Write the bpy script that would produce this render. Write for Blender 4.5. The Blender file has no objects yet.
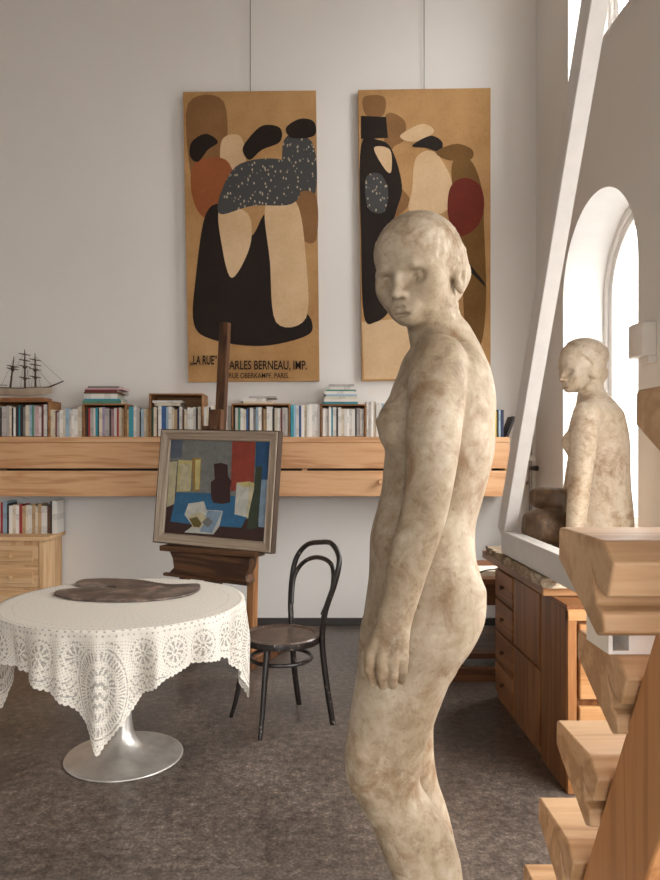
import bpy, bmesh, math, random
import numpy as np
from mathutils import Vector, Matrix
random.seed(7)
SC = bpy.context.scene
COL = SC.collection
PI = math.pi
FPX, CX, CY, H = 700.0, 311.0, 450.0, 1.42      # focal length and horizon point (pixels of the 660x880 frame), eye height
def W(px, py, Y):                                # a point of the place: sight line through a pixel, at depth Y
    return Vector(((px-CX)*Y/FPX, Y, H-(py-CY)*Y/FPX))
def XX(px, Y): return (px-CX)*Y/FPX
def ZZ(py, Y): return H-(py-CY)*Y/FPX

# ------------------------------------------------------------------ objects
def tag(o, label, cat, group=None):
    o['label'] = label; o['category'] = cat
    if group: o['group'] = group
    return o
def thing(name, label, cat, loc=(0,0,0), rotz=0.0, group=None):
    o = bpy.data.objects.new(name, None); COL.objects.link(o)
    o.empty_display_size = .05
    o.location = loc; o.rotation_euler = (0,0,rotz)
    return tag(o, label, cat, group)
def obj(name, bm, mats, parent=None, smooth=False, bevel=0, segs=2, label=None):
    me = bpy.data.meshes.new(name)
    if isinstance(bm, bmesh.types.BMesh):
        bmesh.ops.recalc_face_normals(bm, faces=bm.faces)
        bm.to_mesh(me); bm.free()
    else:
        me = bm; me.name = name
    for m in (mats if isinstance(mats, (list,tuple)) else [mats]): me.materials.append(m)
    if smooth:
        me.polygons.foreach_set('use_smooth', [True]*len(me.polygons))
    o = bpy.data.objects.new(name, me); COL.objects.link(o)
    if parent: o.parent = parent
    if bevel:
        md = o.modifiers.new('bevel', 'BEVEL'); md.width = bevel; md.segments = segs; md.limit_method = 'ANGLE'; md.angle_limit = .6
        md.harden_normals = False
    if smooth == 'auto' or bevel:
        me.polygons.foreach_set('use_smooth', [True]*len(me.polygons))
        bpy_auto(me, .6)
    if label: o['label'] = label
    return o
def bpy_auto(me, ang):
    try: me.set_sharp_from_angle(angle=ang)
    except Exception: pass
def struct(name, bm, mats, parent=None, **k):
    o = obj(name, bm, mats, parent, **k)
    if not parent: o['kind'] = 'structure'
    return o
def B(): return bmesh.new()
def box(bm, lo, hi, M=None, mi=0):
    (x0,y0,z0),(x1,y1,z1) = lo, hi
    vs = [Vector(p) for p in ((x0,y0,z0),(x1,y0,z0),(x1,y1,z0),(x0,y1,z0),(x0,y0,z1),(x1,y0,z1),(x1,y1,z1),(x0,y1,z1))]
    if M is not None: vs = [M @ v for v in vs]
    v = [bm.verts.new(p) for p in vs]
    for f in ((0,3,2,1),(4,5,6,7),(0,1,5,4),(1,2,6,5),(2,3,7,6),(3,0,4,7)):
        bm.faces.new([v[i] for i in f]).material_index = mi
    return bm
def boxb(lo, hi, M=None): return box(B(), lo, hi, M)
def tube(bm, pts, rad, n=12, closed=False, cap=True, flat=None):
    pts = [Vector(p) for p in pts]; m = len(pts)
    if not isinstance(rad, (list,tuple)): rad = [rad]*m
    rings = []; up = None
    for i, p in enumerate(pts):
        if closed: t = pts[(i+1)%m]-pts[i-1]
        else: t = pts[min(i+1,m-1)]-pts[max(i-1,0)]
        t.normalize()
        if up is None:
            up = Vector((0,0,1)) if abs(t.z) < .9 else Vector((1,0,0))
        up = (up - t*up.dot(t)).normalized(); s = t.cross(up)
        rings.append([bm.verts.new(p + (math.cos(a)*s*(flat or 1) + math.sin(a)*up)*rad[i]) for a in (2*PI*k/n for k in range(n))])
    for i in range(m if closed else m-1):
        a, b = rings[i], rings[(i+1)%m]
        off = 0
        if closed and i == m-1:
            off = min(range(n), key=lambda k: (a[0].co-b[k].co).length)
        for k in range(n):
            bm.faces.new((a[k], a[(k+1)%n], b[(k+1+off)%n], b[(k+off)%n]))
    if cap and not closed:
        bm.faces.new(rings[0][::-1]); bm.faces.new(rings[-1])
    return bm
def lathe(bm, prof, n=48, c=(0,0,0)):
    rings = []
    for r, z in prof:
        rings.append([bm.verts.new((c[0]+r*math.cos(2*PI*k/n), c[1]+r*math.sin(2*PI*k/n), c[2]+z)) for k in range(n)] if r > 1e-6 else [bm.verts.new((c[0],c[1],c[2]+z))])
    for a, b in zip(rings, rings[1:]):
        for k in range(n):
            q = [a[k % len(a)], a[(k+1) % len(a)], b[(k+1) % len(b)], b[k % len(b)]]
            q = list(dict.fromkeys(q))
            if len(q) > 2: bm.faces.new(q)
    return bm
def prism(bm, poly, d0, d1, fn, mi=0):
    """poly: 2-D outline; fn(u, v, d) -> point"""
    a = [bm.verts.new(fn(u, v, d0)) for u, v in poly]; b = [bm.verts.new(fn(u, v, d1)) for u, v in poly]
    n = len(poly)
    bm.faces.new(a[::-1]).material_index = mi; bm.faces.new(b).material_index = mi
    for i in range(n): bm.faces.new((a[i], a[(i+1)%n], b[(i+1)%n], b[i])).material_index = mi
    return bm
def spline(pts, n=8, closed=False):
    pts = [Vector(p) for p in pts]; out = []; m = len(pts)
    for i in range(m if closed else m-1):
        g = (lambda k: pts[k % m]) if closed else (lambda k: pts[max(0, min(m-1, k))])
        p0, p1, p2, p3 = g(i-1), g(i), g(i+1), g(i+2)
        for j in range(n):
            t = j/n
            out.append(.5*((2*p1)+(p2-p0)*t+(2*p0-5*p1+4*p2-p3)*t*t+(3*p1-p0-3*p2+p3)*t**3))
    if not closed: out.append(pts[-1])
    return out

# ------------------------------------------------------------------ materials
def lin(c):
    return tuple((x/12.92 if x <= .04045 else ((x+.055)/1.055)**2.4) for x in (v/255 for v in c)) + (1,)
class NT:
    def __init__(s, name):
        s.m = bpy.data.materials.new(name); s.m.use_nodes = True
        s.t = s.m.node_tree; s.n = s.t.nodes
        s.bsdf = s.n['Principled BSDF']; s.out = s.n['Material Output']
    def add(s, typ, props=None, **ins):
        nd = s.n.new(typ)
        for k, v in (props or {}).items(): setattr(nd, k, v)
        for k, v in ins.items(): s.set(nd, k, v)
        return nd
    def set(s, nd, k, v):
        k = k.replace('_', ' ') if isinstance(k, str) and k not in nd.inputs else k
        i = nd.inputs[k]
        if isinstance(v, bpy.types.NodeSocket): s.t.links.new(v, i)
        elif isinstance(v, bpy.types.Node): s.t.links.new(v.outputs[0], i)
        else: i.default_value = v
    def math(s, op, a, b=None, c=None, clamp=False):
        nd = s.n.new('ShaderNodeMath'); nd.operation = op; nd.use_clamp = clamp
        for i, v in enumerate((a, b, c)):
            if v is None: continue
            if isinstance(v, (bpy.types.NodeSocket, bpy.types.Node)):
                s.t.links.new(v if isinstance(v, bpy.types.NodeSocket) else v.outputs[0], nd.inputs[i])
            else: nd.inputs[i].default_value = v
        return nd.outputs[0]
    def ramp(s, fac, stops, interp='LINEAR'):
        nd = s.n.new('ShaderNodeValToRGB'); s.t.links.new(fac, nd.inputs[0]); nd.color_ramp.interpolation = interp
        e = nd.color_ramp.elements
        while len(e) < len(stops): e.new(.5)
        for x, (p, c) in zip(e, stops):
            x.position = p; x.color = c if len(c) == 4 else lin(c)
        return nd.outputs[0]
    def mix(s, fac, a, b, mode='MIX'):
        nd = s.n.new('ShaderNodeMix'); nd.data_type = 'RGBA'; nd.blend_type = mode
        for i, v in ((0, fac), (6, a), (7, b)):
            if isinstance(v, bpy.types.NodeSocket): s.t.links.new(v, nd.inputs[i])
            else: nd.inputs[i].default_value = v if i == 0 or len(v) == 4 else lin(v)
        return nd.outputs[2]
    def coords(s, which='Object', scale=(1,1,1), loc=(0,0,0), rot=(0,0,0)):
        tc = s.n.new('ShaderNodeTexCoord'); mp = s.n.new('ShaderNodeMapping')
        s.t.links.new(tc.outputs[which], mp.inputs[0])
        mp.inputs['Scale'].default_value = scale; mp.inputs['Location'].default_value = loc; mp.inputs['Rotation'].default_value = rot
        return mp.outputs[0]
    def noise(s, vec, scale=5, detail=6, rough=.6, dist=0):
        nd = s.add('ShaderNodeTexNoise', None, Scale=scale, Detail=detail, Roughness=rough, Distortion=dist)
        s.t.links.new(vec, nd.inputs['Vector']); return nd.outputs[0]
    def bump(s, h, strength=.2, dist=.01):
        nd = s.add('ShaderNodeBump', None, Strength=strength, Distance=dist, Height=h)
        s.t.links.new(nd.outputs[0], s.bsdf.inputs['Normal'])
    def final(s, color=None, rough=None, metal=None, spec=None):
        if color is not None: s.set(s.bsdf, 'Base Color', color if isinstance(color, bpy.types.NodeSocket) or len(color) == 4 else lin(color))
        if rough is not None: s.set(s.bsdf, 'Roughness', rough)
        if metal is not None: s.set(s.bsdf, 'Metallic', metal)
        if spec is not None: s.set(s.bsdf, 'Specular IOR Level', spec)
        return s.m
def plain(name, c, rough=.6, metal=0, var=.08, scale=12, bump=0, spec=.4):
    t = NT(name); v = t.coords(); n = t.noise(v, scale, 5)
    lo = tuple(max(0, x*(1-var)) for x in c); hi = tuple(min(255, x*(1+var)) for x in c)
    col = t.ramp(n, [(.3, lo), (.7, hi)])
    if bump: t.bump(n, bump, .004)
    return t.final(col, rough, metal, spec)
def wood(name, dark, mid, light, axis='X', scale=1.0, rough=.5, rings=9.0, knots=False, spec=.35, off=0.0):
    t = NT(name)
    st = {'X': (.07,1,1), 'Y': (1,.07,1), 'Z': (1,1,.07)}[axis]
    v = t.coords('Object', tuple(q*scale for q in st), (off, off*.7, off*1.3))
    info = t.add('ShaderNodeObjectInfo')
    sh = t.add('ShaderNodeVectorMath', {'operation': 'ADD'})
    t.t.links.new(v, sh.inputs[0])
    rn = t.math('MULTIPLY', info.outputs['Random'], 7.0)
    cmb = t.add('ShaderNodeCombineXYZ'); 
    for i in range(3): t.t.links.new(rn, cmb.inputs[i])
    t.t.links.new(cmb.outputs[0], sh.inputs[1])
    v = sh.outputs[0]
    n1 = t.noise(v, 3.2, 4, .55, .6)
    wv = t.math('SINE', t.math('MULTIPLY', n1, rings*6.283))
    wv = t.math('MULTIPLY_ADD', wv, .5, .5)
    fine = t.noise(v, 60, 4, .6)
    broad = t.noise(v, 1.3, 3, .5)
    f = t.math('ADD', t.math('MULTIPLY', t.math('POWER', wv, 2.2), .26), t.math('ADD', t.math('MULTIPLY', fine, .34), t.math('MULTIPLY', broad, .38)))
    col = t.ramp(f, [(.22, light), (.48, mid), (.80, dark)])
    if knots:
        vo = t.add('ShaderNodeTexVoronoi', None, Scale=2.3); t.t.links.new(v, vo.inputs['Vector'])
        k = t.ramp(vo.outputs['Distance'], [(.035, (1,1,1,1)), (.075, (0,0,0,1))])
        col = t.mix(k, col, tuple(int(x*.55) for x in dark))
    t.bump(f, .10, .002)
    return t.final(col, rough, 0, spec)

def plaster(name, c, stain, rough=.9):
    t = NT(name); v = t.coords()
    a = t.noise(v, .9, 5, .6); b = t.noise(v, 45, 4, .6)
    col = t.mix(t.ramp(a, [(.35, (0,0,0,1)), (.75, (.35,.35,.35,1))]), c, stain)
    t.bump(t.math('ADD', b, t.math('MULTIPLY', t.noise(v, 7, 4), 1.5)), .10, .004)
    return t.final(col, rough, 0, .2)

M_wall = plaster('white_plaster', (230,227,223), (221,217,211))
M_ceiling = plaster('ceiling_stained_boards', (170,150,130), (150,130,110))
M_white = plain('white_paint', (222,217,211), .45, var=.02)
M_trim = plain('dark_skirting', (62,58,56), .5)
def floor_mat():
    t = NT('marbled_linoleum'); v = t.coords()
    a = t.noise(v, 2.2, 4, .55); b = t.noise(v, 24, 5, .7); c = t.noise(v, 85, 4, .65)
    f = t.math('ADD', t.math('MULTIPLY', a, .22), t.math('ADD', t.math('MULTIPLY', b, .42), t.math('MULTIPLY', c, .36)))
    col = t.ramp(f, [(.40, (52,45,41)), (.5, (86,76,69)), (.57, (110,99,90)), (.66, (156,144,132))])
    pass
    r = t.ramp(a, [(.3, (.295,.295,.295,1)), (.7, (.36,.36,.36,1))])
    return t.final(col, r, 0, .45)
M_floor = floor_mat()
M_beam = wood('oiled_pine_beam', (176,122,80), (208,160,116), (222,180,140), 'X', 1.3, .5, 7)
M_pine_x = wood('pale_pine_across', (178,134,92), (208,168,124), (222,188,148), 'X', 1.6, .5, 6)
M_pine_z = wood('pale_pine_upright', (178,134,92), (208,168,124), (222,188,148), 'Z', 1.6, .5, 6)
M_pine_y = wood('pale_pine_depthwise', (178,134,92), (208,168,124), (222,188,148), 'Y', 1.6, .5, 6)
M_stair = wood('waxed_stair_pine', (146,106,70), (178,140,102), (204,168,132), 'X', 1.5, .42, 5, knots=False)
M_stringer = wood('stringer_pine', (150,98,56), (176,123,76), (190,140,92), 'Z', 1.4, .45, 6, knots=True)
M_dwood_z = wood('brown_stained_wood_upright', (98,60,32), (138,90,52), (160,112,70), 'Z', 1.7, .4, 5)
M_dwood_y = wood('brown_stained_wood_depthwise', (98,60,34), (142,94,56), (164,116,74), 'Y', 1.7, .4, 5)
M_easel = wood('dark_easel_wood', (46,28,18), (82,52,32), (118,80,50), 'Z', 2.2, .5, 5)
M_easel_x = wood('dark_easel_wood_across', (40,25,17), (72,46,29), (112,77,48), 'X', 2.2, .5, 5)
M_easel_l = wood('lighter_easel_wood', (110,70,40), (150,102,62), (178,130,86), 'Z', 2.2, .5, 5)
M_crate = wood('crate_wood', (96,62,36), (140,96,58), (168,122,78), 'X', 2.2, .55, 5)
M_desk = wood('desk_wood', (58,34,20), (96,60,36), (128,86,54), 'X', 1.8, .5, 5)
M_alu = None
def alu():
    t = NT('cast_aluminium'); v = t.coords('Object', (1,1,1)); n = t.noise(v, 14, 5)
    return t.final(t.ramp(n, [(.3, (200,195,189)), (.7, (222,218,212))]), t.ramp(n, [(.3, (.34,.34,.34,1)), (.7, (.46,.46,.46,1))]), .85)
M_alu = alu()
M_black = None
def worn_black():
    t = NT('worn_black_paint'); v = t.coords()
    n = t.noise(v, 38, 6, .75, .5)
    col = t.ramp(n, [(.56, (30,24,22)), (.62, (58,44,36)), (.67, (170,154,138))])
    t.bump(n, .15, .002)
    return t.final(col, .32, 0, .5)
M_black = worn_black()
def seat_mat():
    t = NT('worn_dark_seat'); v = t.coords(); n = t.noise(v, 12, 6, .7); s = t.noise(v, 70, 3, .6)
    col = t.ramp(n, [(.3, (54,43,37)), (.55, (88,72,62)), (.75, (120,101,88))])
    col = t.mix(t.ramp(s, [(.66, (0,0,0,1)), (.72, (1,1,1,1))]), col, (150,134,118))
    return t.final(col, .3, 0, .5)
M_seat = seat_mat()
def stone_mat(name, lo, mid, hi, stain, zcut=None):
    t = NT(name); v = t.coords()
    a = t.noise(v, 4.5, 7, .62, .4); b = t.noise(v, 26, 6, .7, .5); c = t.noise(v, 150, 3, .6)
    f = t.math('ADD', t.math('MULTIPLY', a, .55), t.math('MULTIPLY', b, .45))
    col = t.ramp(f, [(.34, lo), (.48, mid), (.64, hi)])
    st = t.noise(v, 8.5, 8, .68, .6)
    col = t.mix(t.ramp(st, [(.52, (0,0,0,1)), (.68, (.75,.75,.75,1))]), col, stain)
    sp2 = t.noise(v, 60, 4, .75)
    col = t.mix(t.ramp(sp2, [(.57, (0,0,0,1)), (.72, (.5,.5,.5,1))]), col, stain)
    lt = t.noise(v, 14, 7, .7, .3)
    col = t.mix(t.ramp(lt, [(.56, (0,0,0,1)), (.70, (.55,.55,.55,1))]), col, tuple(min(255, x+14) for x in hi))
    t.bump(t.math('ADD', t.math('MULTIPLY', b, .8), t.math('MULTIPLY', c, .35)), .16, .004)
    return t, col, f
t_, c_, f_ = stone_mat('weathered_plaster_stone', (112,92,70), (154,136,112), (182,168,148), (114,80,46))
M_statue = t_.final(c_, .62, 0, .35)
WORLD, EXPOSURE = 7.0, 1.62
# ================================================================== ROOM
YB, XR, XL, YF, ZC = 5.68, 1.826, -4.4, -2.6, 6.0
TH = .38
def room():
    struct('floor', boxb((XL-.3, YF-.3, -.12), (XR+TH, YB+.3, 0)), M_floor)
    struct('ceiling', boxb((XL-.3, YF-.3, ZC), (XR+TH, YB+.3, ZC+.1)), M_ceiling)
    struct('wall_back', boxb((XL-.3, YB, 0), (XR, YB+.25, ZC)), M_wall)
    struct('wall_left', boxb((XL-.3, YF, 0), (XL, YB, ZC)), M_wall)
    struct('baseboard_back', boxb((XL, YB-.018, 0), (XR, YB, .06)), M_trim, bevel=.004)
    # right wall: a row of arched openings below, tall square openings above
    R = .58
    arches = [(4.49, R, .88, 2.49)]      # centre y, half width, sill, spring
    uppers = [(4.39, .58, 4.0, 5.75), (.25, 2.6, .75, 2.8)]
    bm = B()
    ys = [YF]
    N = 40
    for c, r, s, sp in sorted(arches):
        for k in range(N+1): ys.append(c - r*math.cos(PI*k/N))
    for c, r, z0, z1 in uppers: ys += [c-r, c+r]
    ys.append(YB+.25)
    ys = sorted(ys); ys = [y for i, y in enumerate(ys) if i == 0 or y-ys[i-1] > 1e-6]
    def atop(y):
        for c, r, s, sp in arches:
            if abs(y-c) <= r+1e-9: return (s, sp+math.sqrt(max(0, r*r-(y-c)**2)))
    def utop(y):
        for c, r, z0, z1 in uppers:
            if abs(y-c) <= r+1e-9: return (z0, z1)
    for y0, y1 in zip(ys, ys[1:]):
        ym = (y0+y1)/2
        cuts0, cuts1 = [0], [0]
        if atop(ym):
            a0 = atop(y0) if atop(y0) else (atop(ym)[0], arches[0][3]); a1 = atop(y1) if atop(y1) else (atop(ym)[0], arches[0][3])
            cuts0 += a0; cuts1 += a1
        if utop(ym):
            cuts0 += utop(ym); cuts1 += utop(ym)
        cuts0.append(ZC); cuts1.append(ZC)
        for i in range(0, len(cuts0), 2):
            for x, d in ((XR, 1), (XR+TH, -1)):
                q = [(x, y0, cuts0[i]), (x, y1, cuts1[i]), (x, y1, cuts1[i+1]), (x, y0, cuts0[i+1])]
                bm.faces.new([bm.verts.new(p) for p in q])
    def outline(c, r, s, sp):
        return [(c-r, s), (c+r, s)] + [(c+r*math.cos(PI*k/N), sp+r*math.sin(PI*k/N)) for k in range(N+1)]
    def rect(c, r, z0, z1): return [(c-r, z0), (c+r, z0), (c+r, z1), (c-r, z1)]
    for o in [outline(*a) for a in arches] + [rect(*u) for u in uppers]:
        a = [bm.verts.new((XR, y, z)) for y, z in o]; b = [bm.verts.new((XR+TH, y, z)) for y, z in o]
        for i in range(len(o)):
            j = (i+1) % len(o)
            if (Vector(o[i])-Vector(o[j])).length > 1e-6: bm.faces.new((a[i], a[j], b[j], b[i]))
    bmesh.ops.remove_doubles(bm, verts=bm.verts, dist=1e-5)
    w = struct('wall_right', bm, M_wall)
    # windows: frame + sash + pane at the outer side of the niche
    g = NT('window_glass')
    tr = g.add('ShaderNodeBsdfTransparent'); gl = g.add('ShaderNodeBsdfGlossy', None, Roughness=.02)
    mx = g.add('ShaderNodeMixShader', None, Fac=.06); g.t.links.new(tr.outputs[0], mx.inputs[1]); g.t.links.new(gl.outputs[0], mx.inputs[2])
    g.t.links.new(mx.outputs[0], g.out.inputs[0])
    def ring(o, wdt, x0, x1):
        bm = B(); m = len(o)
        cy = sum(p[0] for p in o)/m; 
        inner = []
        for i in range(m):
            p0, p1, p2 = Vector(o[i-1]), Vector(o[i]), Vector(o[(i+1) % m])
            d1, d2 = (p1-p0), (p2-p1)
            if d1.length < 1e-6: d1 = d2
            if d2.length < 1e-6: d2 = d1
            n1 = Vector((-d1.y, d1.x)).normalized(); n2 = Vector((-d2.y, d2.x)).normalized()
            n = (n1+n2); n /= max(.3, n.length_squared/2)
            inner.append(p1+n*wdt)
        L = [[bm.verts.new((x, q[0], q[1])) for q in oo] for oo in (o, inner) for x in (x0, x1)]
        for i in range(m):
            j = (i+1) % m
            for a, b in ((0,1),(3,2),(2,0),(1,3)):
                bm.faces.new((L[a][i], L[a][j], L[b][j], L[b][i]))
        bmesh.ops.remove_doubles(bm, verts=bm.verts, dist=1e-5)
        return bm, [tuple(p) for p in inner]
    n = 0
    for o, up in [(outline(c, r, s, sp)[:-1] if False else [p for i, p in enumerate(outline(c, r, s, sp)) if not (i in (2, N+2))], 0) for c, r, s, sp in arches] + [(rect(*u), 1) for u in uppers]:
        n += 1
        f, inn = ring(o, .045, XR+TH-.09, XR+TH-.02)
        root = struct('window_%d' % n, f, M_white, bevel=.006)
        f2, inn2 = ring([((p[0]), p[1]) for p in inn], .055, XR+TH-.07, XR+TH-.03)
        struct('sash', f2, M_white, root, bevel=.004)
        ymid = (min(p[0] for p in o)+max(p[0] for p in o))/2; z0 = min(p[1] for p in inn2); z1 = max(p[1] for p in inn2)
        pb = B(); pb.faces.new([pb.verts.new((XR+TH-.045, p[0], p[1])) for p in inn2])
        struct('pane', pb, g.m, root)
        if up and z0 < 2:
            for q in (-1.3, 0, 1.3): struct('glazing_bar', boxb((XR+TH-.07, ymid+q-.025, z0), (XR+TH-.035, ymid+q+.025, z1)), M_white, root)
        if up:
            sb = boxb((XR-.008, min(p[0] for p in o)-.02, min(p[1] for p in o)-.03), (XR+.02, max(p[0] for p in o)+.02, min(p[1] for p in o)))
            struct('sill', sb, M_white, root, bevel=.006)
    # wall behind the viewer: two tall openings
    bm = B()
    for lo, hi in FRONT_WALL: box(bm, lo, hi)
    struct('wall_front', bm, M_wall)
FRONT_WALL = [((XL-.3, YF-.25, 0), (XR+TH, YF, .1)), ((XL-.3, YF-.25, 2.5), (XR+TH, YF, ZC)),
              ((XL-.3, YF-.25, .1), (-1.3, YF, 2.5)), ((1.2, YF-.25, .1), (XR+TH, YF, 2.5))]
room()

# ------------------------------------------------------------------ pale wall lamp by the arch
t = thing('wall_lamp', 'small plain off-white wall lamp beside the arched window', 'lamp', (XR, 3.78, 1.90))
bm = B()
lm = [(0, -.085), (-.075, -.085)] + [(-.075-.012*math.sin(PI*k/8), -.085+.17*k/8) for k in range(1, 8)] + [(-.075, .085), (0, .085)]
prism(bm, lm, .02, .20, lambda u, v, d: Vector((u, v, d)))
obj('lamp_shade', bm, M_white, t, bevel=.006)
obj('bracket', boxb((-.045, -.085, -.02), (0, .02, .02)), M_white, t, bevel=.004)

# ------------------------------------------------------------------ pipe and valve in the corner
t = thing('radiator_pipe', 'thin grey pipe with a pale valve in the corner behind the white leaning post', 'pipe', (1.755, 5.60, 1.12))
t.location.z = 0
M_grey = plain('grey_metal', (150,144,138), .4, .4)
obj('pipe', tube(B(), [(0,0,.001), (0,0,1.74)], .013), M_grey, t, smooth='auto')
bm = tube(B(), [(-.10,-.03,1.39), (-.05,-.05,1.37), (.02,-.04,1.345)], [.022,.026,.02])
obj('valve', bm, M_white, t, smooth='auto')
obj('knob', tube(B(), [(0,-.01,1.275), (.03,-.07,1.275)], [.016,.022]), M_trim, t, smooth='auto')
obj('wall_bracket', boxb((-.012,-.012,1.14), (.012,.08,1.165)), M_grey, t)

# ================================================================== WALL SHELF of boxed pine boards
SY = 5.38
sx0, sx1 = -3.4, XX(510, SY)
zt, zb = ZZ(437, SY), ZZ(496.5, SY)
t = thing('wall_shelf', 'long boxed pine shelf running along the back wall under the row of books', 'shelf', (0, SY, zt))
obj('top_board', boxb((sx0, 0, -.042), (sx1, YB-SY, 0)), M_beam, t, bevel=.004)
obj('front_board', boxb((sx0, .004, ZZ(468.5,SY)-zt), (sx1, .034, -.043)), M_beam, t, bevel=.004)
obj('front_board', boxb((sx0, .004, zb-zt), (sx1, .034, ZZ(470.8,SY)-zt)), M_beam, t, bevel=.004)
obj('back_board', boxb((sx0, .22, zb-zt+.01), (sx1-.03, YB-SY, -.043)), M_trim, t)
for x in (-3.3, -2.45, -.05, .62, 1.38): obj('spacer', boxb((x-.02, .036, zb-zt+.005), (x+.02, .218, -.043)), M_pine_z, t)
obj('end_panel', boxb((sx1-.03, .036, zb-zt+.005), (sx1-.004, YB-SY, -.043)), M_pine_z, t)
obj('peg', tube(B(), [(XX(381,SY), .02, ZZ(482,SY)-zt), (XX(381,SY), -.05, ZZ(482,SY)-zt)], .022), M_beam, t, smooth='auto')

# ================================================================== BOOKS
CC = dict(w=(230,226,219), c=(220,208,186), t=(190,160,122), k=(48,44,44), g=(138,134,132), p=(112,70,106), l=(158,140,168), m=(176,136,142), r=(170,52,52), R=(112,40,44),
          b=(58,96,150), B=(40,52,84), s=(160,186,204), e=(58,146,162), n=(86,140,122), N=(52,84,66), o=(206,120,60), y=(212,184,96), d=(104,74,52), i=(214,172,174), a=(186,180,176))
CN = dict(w='white', c='cream', t='tan', k='black', g='grey', p='purple', l='lilac', m='mauve', r='red', R='maroon', b='blue', B='navy', s='pale blue', e='teal', n='green', N='dark green', o='orange', y='yellow', d='brown', i='pink', a='light grey')
def cover_mat():
    t = NT('printed_book_cover'); oi = t.add('ShaderNodeObjectInfo')
    tc = t.add('ShaderNodeTexCoord'); sp = t.add('ShaderNodeSeparateXYZ'); t.t.links.new(tc.outputs['Object'], sp.inputs[0])
    # faint lines of lettering bands along the spine
    ph = t.math('MULTIPLY', oi.outputs['Random'], .11)
    z = t.math('ADD', sp.outputs[2], ph)
    band = t.math('LESS_THAN', t.math('ABSOLUTE', t.math('SUBTRACT', t.math('FRACT', t.math('MULTIPLY', z, 6.5)), .5)), .16)
    v = t.coords('Object', (220,220,150)); n = t.noise(v, 1.0, 2)
    ink = t.math('MULTIPLY', band, t.math('GREATER_THAN', n, .52))
    ink = t.math('MULTIPLY', ink, t.math('GREATER_THAN', oi.outputs['Random'], .25))
    n2 = t.noise(t.coords('Object', (40,40,9)), 1, 3)
    base = t.mix(t.math('MULTIPLY', n2, .12), oi.outputs['Color'], (90,80,72))
    col = t.mix(t.math('MULTIPLY', ink, .45), base, (60,52,50))
    return t.final(col, .5, 0, .35)
M_cover = cover_mat(); M_paper = plain('book_paper', (214,202,182), .85, var=.05)
ORD = ['first','second','third','fourth','fifth','sixth','seventh','eighth','ninth','tenth','eleventh','twelfth','thirteenth','fourteenth','fifteenth','sixteenth','seventeenth','eighteenth','nineteenth','twentieth','twenty-first','twenty-second']
def book_mesh(w, d, h):
    """spine at y=0 facing -y, standing on z=0, centred on x"""
    bm = B(); e = min(.0025, w*.18)
    box(bm, (-w/2, 0, 0), (-w/2+e, d, h)); box(bm, (w/2-e, 0, 0), (w/2, d, h)); box(bm, (-w/2+e, 0, 0), (w/2-e, e, h))
    box(bm, (-w/2+e, e, .003), (w/2-e, d-.004, h-.003), None, 1)
    return bm
def book(w, d, h, code, loc, label, group, lean=0, lying=False, yaw=0):
    o = obj('book', book_mesh(w, d, h), [M_cover, M_paper])
    g_ = random.uniform(.94, 1.06); c = [v*g_ for v in CC[code]]
    o.color = lin([min(255, v) for v in c])
    o.location = loc
    o.rotation_euler = (0, PI/2 if lying else lean, yaw)
    if lying: o.rotation_euler = Matrix.Rotation(yaw, 3, 'Z').to_euler() ; o.rotation_euler = (Matrix.Rotation(yaw, 3, 'Z') @ Matrix.Rotation(-PI/2, 3, 'Y')).to_euler()
    return tag(o, label, 'book', group)
def row(spec, px0, px1, Y, z, where, group, hscale=1.0, dmax=.2, zmax=None):
    x = XX(px0, Y)
    toks = spec.split()
    kx = (px1-px0)/sum(float(q[1:].split(',')[0]) for q in toks)
    for i, tk in enumerate(toks):
        code = tk[0]
        if code in 'lmipatg' and random.random() < .42: code = random.choice('wwca')
        wpx, hpx = [float(q) for q in tk[1:].split(',')]
        w = wpx*kx*Y/FPX; h = (hpx+random.uniform(-1.3,.7))*Y/FPX*hscale
        if zmax: h = min(h, zmax-z-.004-random.choice((0,0,.006,.014)))
        size = 'slim' if wpx < 2.6 else 'thick' if wpx > 4.6 else 'upright'
        lb = '%s %s book, %s from the left %s' % (size, CN[code], ORD[i], where)
        book(w-.0008, random.uniform(dmax*.75, dmax), h, code, (x+w/2, Y+random.uniform(0, .012), z), lb, group)
        x += w
    return x
G1 = 'books standing along the pine wall shelf'
YS = 5.43
def crate(px0, px1, pyt, label):
    x0, x1, z1 = XX(px0, SY+.04), XX(px1, SY+.04), ZZ(pyt, SY+.04)
    t = thing('wooden_crate', label, 'crate', ((x0+x1)/2, SY+.04, zt), 0, 'open wooden crates on the wall shelf')
    w = (x1-x0)/2; h = z1-zt; d = YB-SY-.045; e = .012
    obj('top_panel', boxb((-w, 0, h-e), (w, d, h)), M_crate, t, bevel=.002)
    obj('bottom_panel', boxb((-w+e, 0, 0), (w-e, d, .006)), M_crate, t)
    obj('side_panel', boxb((-w, 0, 0), (-w+e, d, h-e)), M_crate, t, bevel=.002)
    obj('side_panel', boxb((w-e, 0, 0), (w, d, h-e)), M_crate, t, bevel=.002)
    obj('back_panel', boxb((-w+e, d-.008, .006), (w-e, d, h-e)), M_crate, t)
    return t, z1
crate(-6, 49.5, 400.5, 'open wooden crate of books standing under the ship model')
_, zc2 = crate(82.5, 126, 403.5, 'open wooden crate under a stack of magazines between ship model and easel painting')
crate(149, 203, 393.5, 'tall open wooden crate just left of the easel post')
_, zc4 = crate(231.5, 290, 403.5, 'open wooden crate just right of the easel post')
_, zc5 = crate(320.5, 366, 404, 'open wooden crate nearest the standing statue')
zi = zt+.007
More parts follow.
